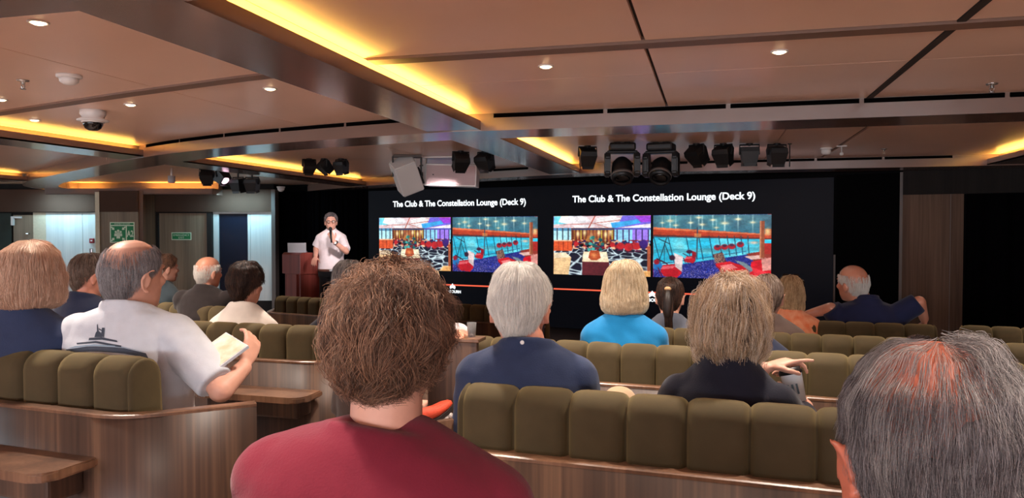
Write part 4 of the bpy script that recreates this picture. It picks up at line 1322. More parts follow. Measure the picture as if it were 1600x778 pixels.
def hand_volumes(bm, wrist, d, pn, side, curl=25, k=1.0, spread=0.0, curls=None):
    """palm, four fingers with knuckle bends and a thumb; d along the hand, pn out of the palm"""
    d = Vector(d).normalized(); pn = Vector(pn); pn = (pn - d * pn.dot(d)).normalized(); s = d.cross(pn) * side
    wrist = Vector(wrist)
    pr = []
    for t, w, th in ((-.015, .022, .018), (.01, .026, .017), (.04, .038, .0155), (.075, .041, .0135), (.092, .037, .011)):
        c = wrist + d * t * k
        pr.append([c + s * w * k * math.cos(a) + pn * th * k * math.sin(a) for a in [2 * math.pi * i / 14 for i in range(14)]])
    ring_mesh(bm, pr)
    for i, (o, l) in enumerate(((.030, .072), (.010, .081), (-.010, .075), (-.029, .058))):
        p = wrist + d * .085 * k + s * o * k; a = R(spread) * (1.5 - i)
        dd = d * math.cos(a) + s * math.sin(a)
        cu = R((curls[i] if curls else curl))
        ang = cu * .6
        for j, (f, r0) in enumerate(((.45, .0095), (.32, .0088), (.23, .008))):
            q = p + (dd * math.cos(ang) + pn * math.sin(ang)) * l * f * k
            cone(bm, p, q, r0 * k, r0 * .92 * k, 8, True)
            p = q; ang += cu
    p = wrist + d * .028 * k + s * .03 * k
    q = p + (d * .55 + s * .75 + pn * .35).normalized() * .042 * k
    r_ = q + (d * .85 + s * .25 + pn * .5).normalized() * .034 * k
    cone(bm, p, q, .013 * k, .0105 * k, 8, True); cone(bm, q, r_, .0105 * k, .0085 * k, 8, True)


def shoe(bm_up, bm_so, ankle, d, up=(0, 0, 1), k=1.0):
    d = Vector(d).normalized(); up = Vector(up); up = (up - d * up.dot(d)).normalized(); s = d.cross(up)
    a = Vector(ankle) - up * .075 * k - d * .06 * k
    for bm, zz in ((bm_so, None), (bm_up, 1)):
        rings = []
        for t, w, h in ((0, .026, .085), (.02, .034, .095), (.07, .036, .10), (.12, .04, .078), (.17, .046, .06), (.22, .042, .05), (.255, .028, .036), (.268, .012, .024)):
            c = a + d * t * k; r = []
            lift = .012 * max(0, (t - .18) / .09)
            if zz:
                for i in range(14):
                    an = 2 * math.pi * i / 14
                    r.append(c + s * w * k * math.cos(an) + up * (h * .5 + lift + h * .5 * math.sin(an)) * k)
            else:
                for x, z in ((-1.08, -.012), (1.08, -.012), (1.12, .012), (-1.12, .012)): r.append(c + s * x * w * k + up * (z + lift) * k)
            rings.append(r)
        ring_mesh(bm, rings)


# hair shapes: profile of (t, radius factor, height); cut: how far down t reaches, by bearing from the face
STY = {
    'short': dict(prof=[(0, 0, .124), (.3, .5, .116), (.6, .86, .085), (.85, 1.0, .045), (1.1, 1.01, 0), (1.4, .94, -.045), (1.7, .77, -.085), (2, .62, -.115)], rx=.083, yf=.101, yb=.108,
                  cut=[(0, .62), (40, .68), (62, .95), (82, 1.08), (100, 1.12), (125, 1.42), (150, 1.72), (180, 1.78)]),
    'crop': dict(prof=[(0, 0, .117), (.3, .5, .109), (.6, .86, .079), (.85, 1.0, .042), (1.1, 1.02, 0), (1.4, .97, -.045), (1.7, .80, -.085), (2, .64, -.115)], rx=.0795, yf=.0965, yb=.1045,
                 cut=[(0, .62), (40, .68), (62, .95), (82, 1.1), (100, 1.2), (125, 1.66), (180, 1.72)]),
    'bob': dict(prof=[(0, 0, .132), (.3, .55, .122), (.6, .9, .088), (.85, 1.03, .048), (1.1, 1.12, .008), (1.4, 1.20, -.036), (1.65, 1.20, -.066), (1.82, 1.10, -.090), (2, .88, -.106)], rx=.085, yf=.098, yb=.108,
                cut=[(0, .6), (35, .66), (52, 1.2), (70, 1.95), (100, 2), (180, 2)]),
    'shag': dict(prof=[(0, 0, .14), (.3, .55, .132), (.6, .95, .10), (.85, 1.18, .055), (1.1, 1.26, .0), (1.4, 1.24, -.055), (1.7, 1.10, -.105), (1.85, .92, -.135), (2, .72, -.160)], rx=.085, yf=.10, yb=.112,
                 cut=[(0, .6), (35, .66), (52, 1.25), (70, 1.9), (100, 2), (180, 2)]),
    'curly': dict(prof=[(0, 0, .140), (.3, .58, .132), (.6, 1.0, .102), (.85, 1.20, .058), (1.1, 1.30, .005), (1.4, 1.22, -.05), (1.7, 1.02, -.095), (1.85, .85, -.12), (2, .66, -.14)], rx=.083, yf=.10, yb=.110,
                  cut=[(0, .66), (40, .75), (62, 1.2), (82, 1.42), (100, 1.42), (125, 1.56), (180, 1.64)]),
    'pulled': dict(prof=[(0, 0, .121), (.3, .5, .113), (.6, .87, .083), (.85, 1.0, .045), (1.1, 1.03, 0), (1.4, .98, -.045), (1.7, .80, -.085), (2, .64, -.115)], rx=.081, yf=.097, yb=.107,
                   cut=[(0, .62), (40, .68), (62, .98), (82, 1.15), (100, 1.25), (125, 1.66), (180, 1.7)]),
    'straight': dict(prof=[(0, 0, .130), (.3, .52, .122), (.6, .9, .09), (.85, 1.05, .045), (1.1, 1.12, 0), (1.4, 1.16, -.05), (1.7, 1.14, -.10), (1.9, 1.06, -.145), (2, .98, -.16)], rx=.084, yf=.098, yb=.106,
                     cut=[(0, .6), (35, .66), (52, 1.3), (70, 1.95), (100, 2), (180, 2)]),
}
for kk in list(STY): STY[kk]['top'] = 0.0
for kk, q in (('short', .24), ('crop', .2), ('pulled', .2), ('curly', .12)): STY[kk]['nar'] = q
STY['fringe'] = dict(STY['crop'], top=.74)
STY['wisp'] = dict(STY['crop'], top=[(-180, .66), (-150, .84), (-110, .98), (-60, .9), (0, .66), (60, .6), (110, .42), (150, .44), (180, .66)])
STY['receding'] = dict(STY['crop'], top=[(-180, .70), (-120, .86), (0, .7), (120, .86), (180, .70)])
STY['fringe_low'] = dict(STY['crop'], top=.92)


class HairShape:
    def __init__(s, st, size=1.0, lump=0.0, seed=1):
        s.st, s.k, s.lump, s.seed = st, size, lump, seed
        p = np.array(st['prof']); s.t, s.r, s.z = p[:, 0], p[:, 1], p[:, 2]
        s.ca = np.array([c[0] for c in st['cut']]); s.ct = np.array([c[1] for c in st['cut']])

    def cut(s, az):
        d = abs(math.degrees(math.atan2(math.sin(az), math.cos(az))))
        return float(np.interp(d, s.ca, s.ct))

    def top(s, az):
        tp = s.st['top']
        if not isinstance(tp, list): return tp
        d = math.degrees(math.atan2(math.sin(az), math.cos(az)))
        return float(np.interp(d, [q[0] for q in tp], [q[1] for q in tp]))

    def p(s, az, t, off=0.0):
        r = float(np.interp(t, s.t, s.r)); z = float(np.interp(t, s.t, s.z))
        x, y = math.sin(az), math.cos(az)
        ry = s.st['yf'] if y > 0 else s.st['yb']
        ax, ay = x * s.st['rx'] * r, y * ry * r
        if s.st.get('nar') and t > 1.05: ax *= 1 - s.st['nar'] * min(1, (t - 1.05) / .6)
        v = Vector((ax, ay, z))
        n = Vector((ax, ay, z * .9 if t < 1.1 else 0.0))
        n = n.normalized() if n.length > 1e-5 else Vector((0, 0, 1))
        if s.lump:
            q = Vector((x * 2.2 * max(r, .2) + s.seed, y * 2.2 * max(r, .2), z * 22))
            v += n * s.lump * noise.noise(q * 1.1) + n * s.lump * .5 * noise.noise(q * 2.7)
        return (v + n * off) * s.k


def hair_cap(hs, Mh, t_top=0.0, inset=.004, na=64, nt_=24):
    t_top = bool(t_top)
    bm = B(); g = []
    for layer, off in ((0, -inset), (1, -inset - .014)):
        rows = []
        for j in range(nt_ + 1):
            row = []
            for i in range(na):
                az = -math.pi + 2 * math.pi * i / na
                tm = hs.cut(az) - .02; t0 = hs.top(az)
                if t_top: t0 += .10 * noise.noise(Vector((math.sin(az) * 3, math.cos(az) * 3, hs.seed)))
                t0 = max(0, min(t0, tm - .02))
                t = t0 + (tm - t0) * j / nt_
                if not t_top and j == 0: t = .02
                dive = -.010 * max(0, 1 - j / 5) ** 1.5 if t_top else 0
                row.append(bm.verts.new(Mh @ hs.p(az, t, off + dive)))
            rows.append(row)
        g.append(rows)
    for rows in g:
        for a, c in zip(rows, rows[1:]):
            for i in range(na): bm.faces.new((a[i], a[(i + 1) % na], c[(i + 1) % na], c[i]))
    for i in range(na):
        bm.faces.new((g[0][-1][i], g[0][-1][(i + 1) % na], g[1][-1][(i + 1) % na], g[1][-1][i]))
        if t_top: bm.faces.new((g[0][0][i], g[0][0][(i + 1) % na], g[1][0][(i + 1) % na], g[1][0][i]))
    if not t_top:
        bm.faces.new(g[0][0]); bm.faces.new(g[1][0])
    return bm


def strands(name, paths, r0, m, parent, r1=None):
    n = len(paths[0])
    cu = bpy.data.hair_curves.new(name)
    cu.add_curves([n] * len(paths))
    P = np.array([[tuple(q) for q in p] for p in paths], dtype=np.float32)
    cu.attributes['position'].data.foreach_set('vector', P.ravel())
    ra = cu.attributes.get('radius') or cu.attributes.new('radius', 'FLOAT', 'POINT')
    r = np.linspace(r0, r1 if r1 is not None else r0 * .35, n)
    ra.data.foreach_set('value', np.tile(r, len(paths)).astype(np.float32))
    o = bpy.data.objects.new(name, cu); COL.objects.link(o); cu.materials.append(m)
    o.parent = parent
    return o


def comb(hs, Mh, N, n=9, length=(.5, 1.1), jit=.006, off=(.0, .006), wave=0.0, wfreq=9.0, fly=0.0, top=0.0, seed=1, azr=None, drift=.25, under=0.0, thin=.16):
    """strands combed from the crown down the shape"""
    rg = random.Random(seed); out = []
    while len(out) < N:
        az = rg.uniform(-math.pi, math.pi) if azr is None else rg.uniform(*azr)
        T = hs.cut(az)
        t0 = (rg.random() ** .7) * T * .96
        tp = hs.top(az) if top is None else top
        if t0 < tp:
            lo = max(.05, tp - thin)
            t0 = lo + (T - lo) * rg.random() ** 1.3 * .9
        if T - t0 < .06: continue
        t1 = min(T + rg.uniform(-.03, .05) + under, t0 + rg.uniform(*length))
        o0, o1 = rg.uniform(*off), rg.uniform(*off) + fly * (rg.random() ** 4)
        ph, amp, da = rg.uniform(0, 6.28), wave * rg.uniform(.4, 1.3), rg.gauss(0, drift) * .3
        jx = rg.gauss(0, jit)
        p = []
        for k in range(n):
            u = k / (n - 1); t = t0 + (t1 - t0) * u
            q = hs.p(az + da * u, t, o0 + (o1 - o0) * u)
            if amp or jx:
                tx = Vector((math.cos(az), -math.sin(az), 0)); ax_ = Vector((math.sin(az), math.cos(az), 0))
                q += tx * (amp * math.sin(ph + wfreq * u) + jx * u) + ax_ * amp * .7 * math.cos(ph * 1.7 + wfreq * u) + Vector((0, 0, amp * .5 * math.sin(ph * .6 + wfreq * .8 * u)))
            p.append(Mh @ q)
        out.append(p)
    return out


def locks(hs, Mh, G, C, n=9, length=(.4, .8), off=(0, .008), curl=.008, turns=1.5, spread=(.012, .004), lift=.01, droop=.0, fly=.02, seed=1, drift=.4, under=.04, tip=.004):
    """hair in locks: each guide strand carries a bundle that gathers toward its tip"""
    rg = random.Random(seed); out = []
    for gi in range(G):
        az = rg.uniform(-math.pi, math.pi); T = hs.cut(az)
        t0 = (rg.random() ** .7) * T * .97
        if T - t0 < .05: t0 = T - .05
        t1 = min(T + under * rg.uniform(.2, 1.2), t0 + rg.uniform(*length))
        o0 = rg.uniform(*off); o1 = o0 + lift * rg.random() + fly * rg.random() ** 5
        ph, sg, am, da = rg.uniform(0, 6.28), rg.choice((-1, 1)), curl * rg.uniform(.5, 1.4), rg.gauss(0, drift) * .4
        tx = Vector((math.cos(az), -math.sin(az), 0)); ox = Vector((math.sin(az), math.cos(az), .35)).normalized()
        tw = turns * rg.uniform(.6, 1.3) * 6.28 * sg
        for c in range(C):
            d = Vector((rg.gauss(0, 1), rg.gauss(0, 1), rg.gauss(0, 1)))
            if d.length > 2: d = d.normalized() * 2
            ln_ = rg.uniform(.75, 1.08); pj = rg.gauss(0, .35); e = Vector((rg.gauss(0, 1), rg.gauss(0, 1), rg.gauss(0, 1))) * tip
            p = []
            for k in range(n):
                u = k / (n - 1); t = t0 + (t1 - t0) * u * ln_
                q = hs.p(az + da * u, t, o0 + (o1 - o0) * u)
                a = am * min(1, u * 2.2)
                q += tx * (a * math.sin(ph + pj + tw * u)) + ox * (a * math.cos(ph + pj + tw * u)) + d * (spread[0] + (spread[1] - spread[0]) * u) + e * u * u - Vector((0, 0, droop * u * u))
                p.append(Mh @ q)
            out.append(p)
    return out


def ring_at(c, rx, ry, rot=0.0, tilt=(0, 0), n=28, e=2.2):
    out = []
    for p in sellipse(0, 0, 0, rx, ry, ry, n, e):
        x, y = p.x * math.cos(rot) - p.y * math.sin(rot), p.x * math.sin(rot) + p.y * math.cos(rot)
        out.append(Vector((c[0] + x, c[1] + y, c[2] + x * tilt[0] + y * tilt[1])))
    return out


class Person:
    """one figure. Local frame: +y is where the chest faces, z from the floor under the seat."""

    def __init__(s, label, px, py, d, face=0.0, hyaw=0.0, hpitch=0.0, hroll=0.0, k=1.0, hk=1.0, hair_top=.009, seat=None, skin='skin', shirt='navy', pants='denim',
                 w=1.0, lean=.06, shdrop=0.0, sleeve=.55, arms=None, style=None, hair=None, voxel=.008, stand=None, build=1.0, collar=None, legs=None, hands=None, neckw=1.0,
                 nlow=0.0, ncol=1.0, wrinkle=.004, fwd=0.0, shx=0.0, ears=1.0, tilt=0.0):
        p = at(px, py, d)
        face_w = YAW * 0 + R(face)
        fz = floor_z(p.y) if stand is None else stand
        s.fz, s.p = fz, p
        t = thing('person', label, 'person', (p.x, p.y, fz), face_w)
        s.t, s.k = t, k
        s.Mw = Matrix.Translation((p.x, p.y, fz)) @ Matrix.Rotation(face_w, 4, 'Z')
        T = p.z - fz - hair_top                               # top of the skull
        s.T = T
        Hh = .233 * k * hk
        hc = Vector((0, 0, T - .1135 * k * hk))
        s.Mh = Matrix.Translation(hc) @ Matrix.Rotation(R(hyaw), 4, 'Z') @ Matrix.Rotation(R(hpitch), 4, 'X') @ Matrix.Rotation(R(hroll), 4, 'Y') @ Matrix.Scale(k * hk, 4)
        zseat = (.50 if seat is None else seat)
        if stand is not None: zseat = .50 * T
        s.zseat = zseat
        # spine
        zn = T - .245 * k
        za = min(T - (.318 + shdrop) * k, zn - .054 * k)
        yo = -.045 * k + fwd
        base_y = yo + lean
        zw = zseat + (zn - zseat) * .45
        def spine(z):
            u = (z - zseat) / (zn - zseat)
            return base_y + (yo - base_y) * u - .02 * math.sin(max(0, min(1, u)) * math.pi)
        xs = lambda z: shx * max(0, (z - zseat) / (zn - zseat))
        hx = .160 * w * k
        secs = [(zseat - .02, .175 * build * k, .12 * build * k), (zseat + .08, .18 * build * k, .125 * build * k), (zw, .158 * build * k, .112 * build * k), (zseat + (zn - zseat) * .66, .165 * (w + build) / 2 * k, .118 * build * k),
                (za - .06 * k, .182 * w * k, .105 * k), (za - .01 * k, .178 * w * k, .086 * k), (za + .018 * k, .155 * w * k, .076 * k), (za + .045 * k, .112 * w * k, .066 * k), (zn + .005 * k, .074 * k, .060 * k)]
        s.spine, s.xs, s.za, s.zn, s.hx = spine, xs, za, zn, hx

        def torso(bm, g):
            ring_mesh(bm, [ring_at((xs(z), spine(z) , z), a + g, c + g, tilt=(-tilt if z > za - .08 else 0, 0)) for z, a, c in secs])
        # arms; ('p', px, py, depth) marks a surveyed spot
        iw = s.Mw.inverted()
        loc = lambda q: iw @ at(*q[1:]) if q[0] == 'p' else Vector(q)
        s.loc = loc
        S = {sd: Vector((xs(za) + sd * hx, spine(za) + .0, za - .012 * k - sd * hx * tilt)) for sd in (-1, 1)}
        A = {}
        for sd, key in ((-1, 'L'), (1, 'R')):
            if arms and key in arms: A[sd] = [loc(q) for q in arms[key]]
            else: A[sd] = [S[sd] + Vector((sd * .030, .06, -.27)) * k, Vector((sd * .10 * k, spine(zseat) + .30 * k, zseat + .17))]
        s.S, s.A = S, A
        # legs
        LG = {}
        for sd, key in ((-1, 'L'), (1, 'R')):
            if legs and key in legs: LG[sd] = [loc(q) for q in legs[key]]
            elif stand is None: LG[sd] = [Vector((sd * .10, base_y + .44 * k, zseat + .03)), Vector((sd * .11, base_y + .46 * k, .09))]
            else: LG[sd] = [Vector((sd * .10, .0, .27 * T)), Vector((sd * .115, -.02, .08))]
        hip = {sd: Vector((sd * .085, base_y, zseat + .05)) for sd in (-1, 1)}

        def yoke(bm, g):
            """trapezius and flank volumes that tie the arms to the trunk"""
            for sd in (-1, 1):
                a = Vector((xs(zn) + sd * .040 * k, spine(zn) + .004, zn - .028 * k))
                cone(bm, a, S[sd] + Vector((-sd * .012, 0, -.018)), .044 * k + g, .050 * k + g, 14, True)
                c = Vector((xs(za) * .8 + sd * .118 * build * k, spine(za - .22) + .005, za - .24 * k))
                cone(bm, S[sd] + Vector((-sd * .03, 0, -.03)), c, .052 * k + g, .055 * k + g, 14, True)

        # ---- skin
        bm = B()
        torso(bm, -.020); yoke(bm, -.010)
        nk = Vector((xs(zn), spine(zn) + .008, zn - .02 * k)); nt2 = s.Mh @ Vector((0, -.018, -.055))
        cone(bm, nk, nt2, .056 * k * neckw, .054 * k * neckw, 20, True)
        head_volumes(bm, s.Mh, ears)
        for sd in (-1, 1):
            E_, W_ = A[sd]
            cone(bm, S[sd] + Vector((-sd * .012, 0, -.012)), E_, .041 * k, .037 * k, 14, True); cone(bm, E_, W_, .041 * k, .028 * k, 14, True)
            hd = (hands or {}).get('L' if sd < 0 else 'R', {})
            dv = Vector(hd.get('d', (W_ - E_).normalized()))
            if 'to' in hd: dv = loc(hd['to']) - W_
            hand_volumes(bm, W_ + dv.normalized() * .012, dv, hd.get('pn', (0, 0, -1)), hd.get('side', sd), hd.get('curl', 28), k, hd.get('spread', 4), hd.get('curls'))
            cone(bm, hip[sd], LG[sd][0], .078 * k * build, .055 * k, 14, True); cone(bm, LG[sd][0], LG[sd][1], .052 * k, .038 * k, 14, True)
        s.body = link_mesh('body', remesh(bm, voxel, 3), M[skin], t)
        # ---- shirt
        bm = B()
        g = .015
        rr = [ring_at((xs(z), spine(z), z), a + g, c + g, tilt=(-tilt if z > za - .08 else 0, 0)) for z, a, c in secs[1:]]
        zc = zn + (.022 - nlow) * k
        rr.append(ring_at((xs(zn), spine(zn) + .006, zc), .072 * k * max(1, neckw) * ncol, .067 * k * max(1, neckw), tilt=(-tilt * 1.5, -.30)))
        ring_mesh(bm, rr); yoke(bm, .014)
        for sd in (-1, 1):
            E_, W_ = A[sd]
            ball(bm, S[sd] + Vector((-sd * .016, 0, -.022)), .068 * k * (.5 + .5 * build))
            if sleeve > 0:
                if sleeve <= 1:
                    q = S[sd] + (E_ - S[sd]) * sleeve
                    cone(bm, S[sd] + Vector((-sd * .02, 0, -.02)), q, .068 * k * (.5 + .5 * build), .063 * k, 18)
                else:
                    cone(bm, S[sd], E_, .064 * k * build, .056 * k, 18, True); q = E_ + (W_ - E_) * (sleeve - 1); cone(bm, E_, q, .056 * k, .043 * k, 18)
        me = remesh(bm, voxel, 9 if voxel < .0075 else 6, 'shirt')
        if wrinkle:
            c = np.empty(len(me.vertices) * 3, dtype=np.float32); nn = np.empty_like(c)
            me.vertices.foreach_get('co', c); me.vertices.foreach_get('normal', nn)
            c = c.reshape(-1, 3); nn = nn.reshape(-1, 3)
            sd_ = (hash(label) % 97) * 1.0 if False else (len(label) * 7.3)
            amp = np.array([noise.noise(Vector((v[0] * 7 + sd_, v[1] * 7, v[2] * 13 + v[0] * 5))) + .6 * noise.noise(Vector((v[0] * 17 + v[2] * 9, v[1] * 15 + sd_, v[2] * 22))) for v in c])
            fade = np.clip((zc - .02 - c[:, 2]) / .06, 0, 1)
            c += nn * (amp * wrinkle * fade)[:, None] + nn * .004
            me.vertices.foreach_set('co', c.ravel())
        s.shirt = link_mesh('shirt', me, M[shirt], t)
        # ---- trousers and shoes
        bm = B()
        ring_mesh(bm, [ring_at((0, spine(z), z), a + .016, c + .016) for z, a, c in secs[:2]] )
        for sd in (-1, 1):
            cone(bm, hip[sd], LG[sd][0], .090 * k * build, .068 * k, 16, True); q = LG[sd][0] + (LG[sd][1] - LG[sd][0]) * .92; cone(bm, LG[sd][0], q, .066 * k, .054 * k, 16, False); ball(bm, LG[sd][0], .067 * k)
        s.pants = link_mesh('trousers', remesh(bm, max(voxel, .009), 2, 'trousers'), M[pants], t)
        if not (legs and legs.get('noshoes')):
            for sd in (-1, 1):
                u, so = B(), B()
                shoe(u, so, LG[sd][1], (sd * .12, 1, 0), k=k)
                sh = obj('shoe', u, M['shoe'], t, True); obj('sole', so, M['black'], sh)
        for sd in (-1, 1):
            b = B(); ball(b, s.Mh @ Vector((sd * .032, .0805, .004)), .0115 * k); e = obj('eye', b, M['eye'], t, True)
            b = B(); ball(b, s.Mh @ Vector((sd * .032, .0895, .004)), .0045 * k); obj('iris', b, M['black'], e, True)
        if style: s.do_hair(style, hair)

    def do_hair(s, style, h):
        """h: mat, N, r, and comb options"""
        h = dict(h); m = M[h.pop('mat')]; N = h.pop('N'); r = h.pop('r'); lump = h.pop('lump', .004); size = h.pop('size', 1.0); inset = h.pop('inset', .004)
        st = STY[style]; hs = HairShape(st, size, lump, h.get('seed', 1) * 3.7)
        s.hs = hs
        capm = h.pop('cap', None)
        s.hair = obj('hair', hair_cap(hs, s.Mh, st['top'], inset), M[capm] if capm else m, s.t, True)
        lk = h.pop('locks', None)
        if lk: ps = locks(hs, s.Mh, lk, N // lk, **h)
        else: ps = comb(hs, s.Mh, N, top=None if st['top'] else 0.0, **h)
        s.strands = strands('hair_strands', ps, r, m, s.hair)
        return ps


def fab(n, c, **kw):
    M[n] = mat(n + '_cloth', c, .9, spec=.15, var=.05, vscale=20, bump=.12, bscale=260, sheen=.15, **kw)


fab('navy', srgb(48, 59, 88)); fab('navy_dark', srgb(30, 36, 58)); fab('navy_black', srgb(30, 30, 42)); fab('crimson', srgb(108, 30, 46)); fab('white', srgb(204, 208, 216)); fab('turq', srgb(28, 122, 178))
fab('grey', srgb(92, 96, 108)); fab('taupe', srgb(84, 68, 62)); fab('orange', srgb(236, 128, 84), col2=srgb(246, 176, 138)); fab('charcoal', srgb(44, 38, 38)); fab('slate', srgb(52, 62, 68))
fab('cream', srgb(232, 222, 212)); fab('polo', srgb(236, 226, 228)); fab('denim', srgb(54, 60, 80)); fab('khaki', srgb(168, 142, 114)); fab('blacktrs', srgb(20, 20, 24)); fab('polo_navy', srgb(36, 42, 74))
M['shoe'] = mat('brown_shoe', srgb(70, 48, 36), .5)
M['skin'] = M['skin']
M['h_white'] = hair_mat('hair_white', [srgb(204, 200, 194), srgb(230, 226, 218), srgb(246, 242, 234)])
M['h_blond'] = hair_mat('hair_blond', [srgb(186, 160, 124), srgb(220, 200, 166), srgb(240, 226, 200)])
M['h_straw'] = hair_mat('hair_strawberry', [srgb(176, 136, 112), srgb(206, 170, 146), srgb(226, 198, 176)])
M['h_brown'] = hair_mat('hair_brown', [srgb(58, 42, 34), srgb(104, 76, 60), srgb(158, 118, 92)])
M['h_dark'] = hair_mat('hair_dark', [srgb(24, 16, 14), srgb(46, 30, 24), srgb(84, 54, 38)])
M['h_grey'] = hair_mat('hair_grey', [srgb(74, 70, 70), srgb(122, 116, 114), srgb(178, 172, 168)])
M['h_shag'] = hair_mat('hair_ash', [srgb(100, 80, 64), srgb(178, 146, 114), srgb(222, 198, 166), srgb(216, 208, 202)])
M['h_salt'] = hair_mat('hair_salt', [srgb(42, 38, 40), srgb(86, 78, 78), srgb(150, 144, 146)])
M['h_brgrey'] = hair_mat('hair_brown_grey', [srgb(70, 54, 46), srgb(116, 94, 80), srgb(150, 136, 126)])
M['h_gold'] = hair_mat('hair_gold', [srgb(140, 108, 76), srgb(200, 166, 122), srgb(234, 208, 168)])
M['h_cap_salt'] = mat('hair_cap_salt', srgb(84, 74, 72), .7, var=.25, vscale=40)
M['h_silver'] = hair_mat('hair_silver', [srgb(88, 84, 86), srgb(138, 134, 136), srgb(188, 184, 186)]); M['h_cap_silver'] = mat('hair_cap_silver', srgb(124, 116, 116), .7, var=.2, vscale=40)
M['h_cap_brown'] = mat('hair_cap_brown', srgb(52, 36, 28), .8, var=.3, vscale=40)
M['h_cap_shag'] = mat('hair_cap_ash', srgb(104, 86, 72), .8, var=.3, vscale=40)
# ------------------------------------------------------------------ the cast
QUICK = 1.0


def H(mat_, N, r, **kw):
    d = dict(mat=mat_, N=int(N * QUICK), r=r); d.update(kw); return d


# crimson top, curly hair
p1 = Person('person with curly brown hair and a crimson top, seen from behind', 609, 414, 1.10, face=13, hyaw=-6, hpitch=2, k=.94, hk=.93, hair_top=.010, shirt='crimson', pants='denim', w=1.08, lean=-.02, sleeve=.9, voxel=.006,
            neckw=1.0, shdrop=-.055, nlow=.016, ncol=1.22, tilt=.12, build=1.0, style='curly', wrinkle=.003,
            hair=H('h_brown', 17600, .00034, cap='h_cap_brown', locks=400, n=12, length=(.25, .55), off=(-.016, .002), curl=.011, turns=.65, spread=(.013, .005), lift=.014, fly=.015, lump=.016, seed=3, inset=.016, under=.05, tip=.003, size=.87))
p1.shirt['label'] = 'crimson top'
# balding grey head, close by
p2 = Person('person with a balding red crown and wispy grey hair, nearest head', 1461, 529, .75, face=-4, hyaw=9, hpitch=4, k=1.04, hk=.97, hair_top=.004, skin='skin_crown', shirt='slate', pants='denim', w=1.0, lean=.0, voxel=.006,
            style='wisp', hair=H('h_salt', 17000, .00016, cap='h_cap_salt', n=9, length=(.3, .7), off=(.0, .004), wave=.001, fly=.007, jit=.004, lump=.006, seed=5, inset=.002, thin=.32))
hs2 = HairShape(STY['crop'], 1.0, .006, 9)
strands('hair_strands', comb(hs2, p2.Mh, 3200, n=11, length=(.4, .9), off=(-.002, .003), wave=.001, fly=.007, jit=.004, seed=8, drift=.35, azr=(1.1, 5.2)), .00016, M['h_grey'], p2.hair)
hs2b = HairShape(STY['crop'], 1.035, .012, 4)
strands('hair_strands', comb(hs2b, p2.Mh, 2600, n=11, length=(.3, .7), off=(-.008, .006), wave=.003, fly=.010, jit=.007, seed=18, drift=.5, azr=(1.1, 2.9)), .00018, M['h_grey'], p2.hair)

# white hair, navy shirt
p3 = Person('person with thick white hair and a navy shirt, wood panel beside them', 812, 411, 2.36, face=6, hyaw=0, hpitch=6, k=1.03, hk=1.05, skin='skin_ruddy', shirt='navy', pants='khaki', shx=.03, w=.98, build=1.08, lean=.04, sleeve=.95, voxel=.007,
            shdrop=-.045, neckw=1.15, style='short', legs={'R': [('p', 968, 632, 2.80), (.16, .62, .09)]},
            hair=H('h_white', 5200, .0005, n=8, length=(.5, 1.0), off=(.0, .005), jit=.006, lump=.006, seed=11, fly=.008, inset=.002))
# ash hair, black top, cup
p4 = Person('person with tousled ash blond hair and a black top holding a cup', 1143, 431, 2.20, face=-14, hyaw=-8, hpitch=4, k=.95, hk=1.0, hair_top=.022, shirt='navy_black', pants='denim', w=.90, build=1.04, lean=.04, sleeve=1.7, voxel=.006,
            shdrop=.022, style='shag', arms={'L': [(-.24, .12, .66), ('p', 1190, 577, 2.42)], 'R': [('p', 1245, 668, 2.30), ('p', 1258, 636, 2.44)]},
            hands={'L': dict(to=('p', 1222, 567, 2.43), pn=(.2, .1, -1), side=-1, curls=[8, 34, 44, 50], spread=4), 'R': dict(to=('p', 1246, 607, 2.47), pn=(-1, .25, .1), side=1, curl=38)},
            hair=H('h_shag', 11000, .0004, cap='h_cap_shag', locks=210, n=11, length=(.5, 1.1), off=(-.012, .004), curl=.005, turns=.4, spread=(.014, .003), lift=.014, fly=.012, lump=.016, seed=21, inset=.012, under=.12, tip=.0018, size=.95))
# blonde bob, turquoise
p5 = Person('person with a blonde bob and a turquoise top', 976, 410, 3.62, face=3, hyaw=-4, k=.97, hk=1.05, hair_top=.016, shirt='turq', pants='denim', w=1.0, lean=.05, sleeve=.8, shdrop=.0, nlow=.01,
            style='bob', hair=H('h_blond', 4200, .0007, n=9, length=(.7, 1.4), off=(-.001, .005), jit=.004, lump=.005, seed=31, size=1.07, inset=.002))
b = B()
nz, ny = p5.zn + .035, p5.spine(p5.zn) + .008
pts = [Vector((.066 * math.cos(a), ny + .062 * math.sin(a), nz + .02 * math.sin(a))) for a in [2 * math.pi * i / 24 for i in range(25)]]
tube(b, pts, .0016, 6); nk = obj('necklace', b, M['chrome'], p5.t)
b = B(); ball(b, (0, ny - .064, nz - .02), .007); obj('clasp', b, M['white_pl'], nk, True)
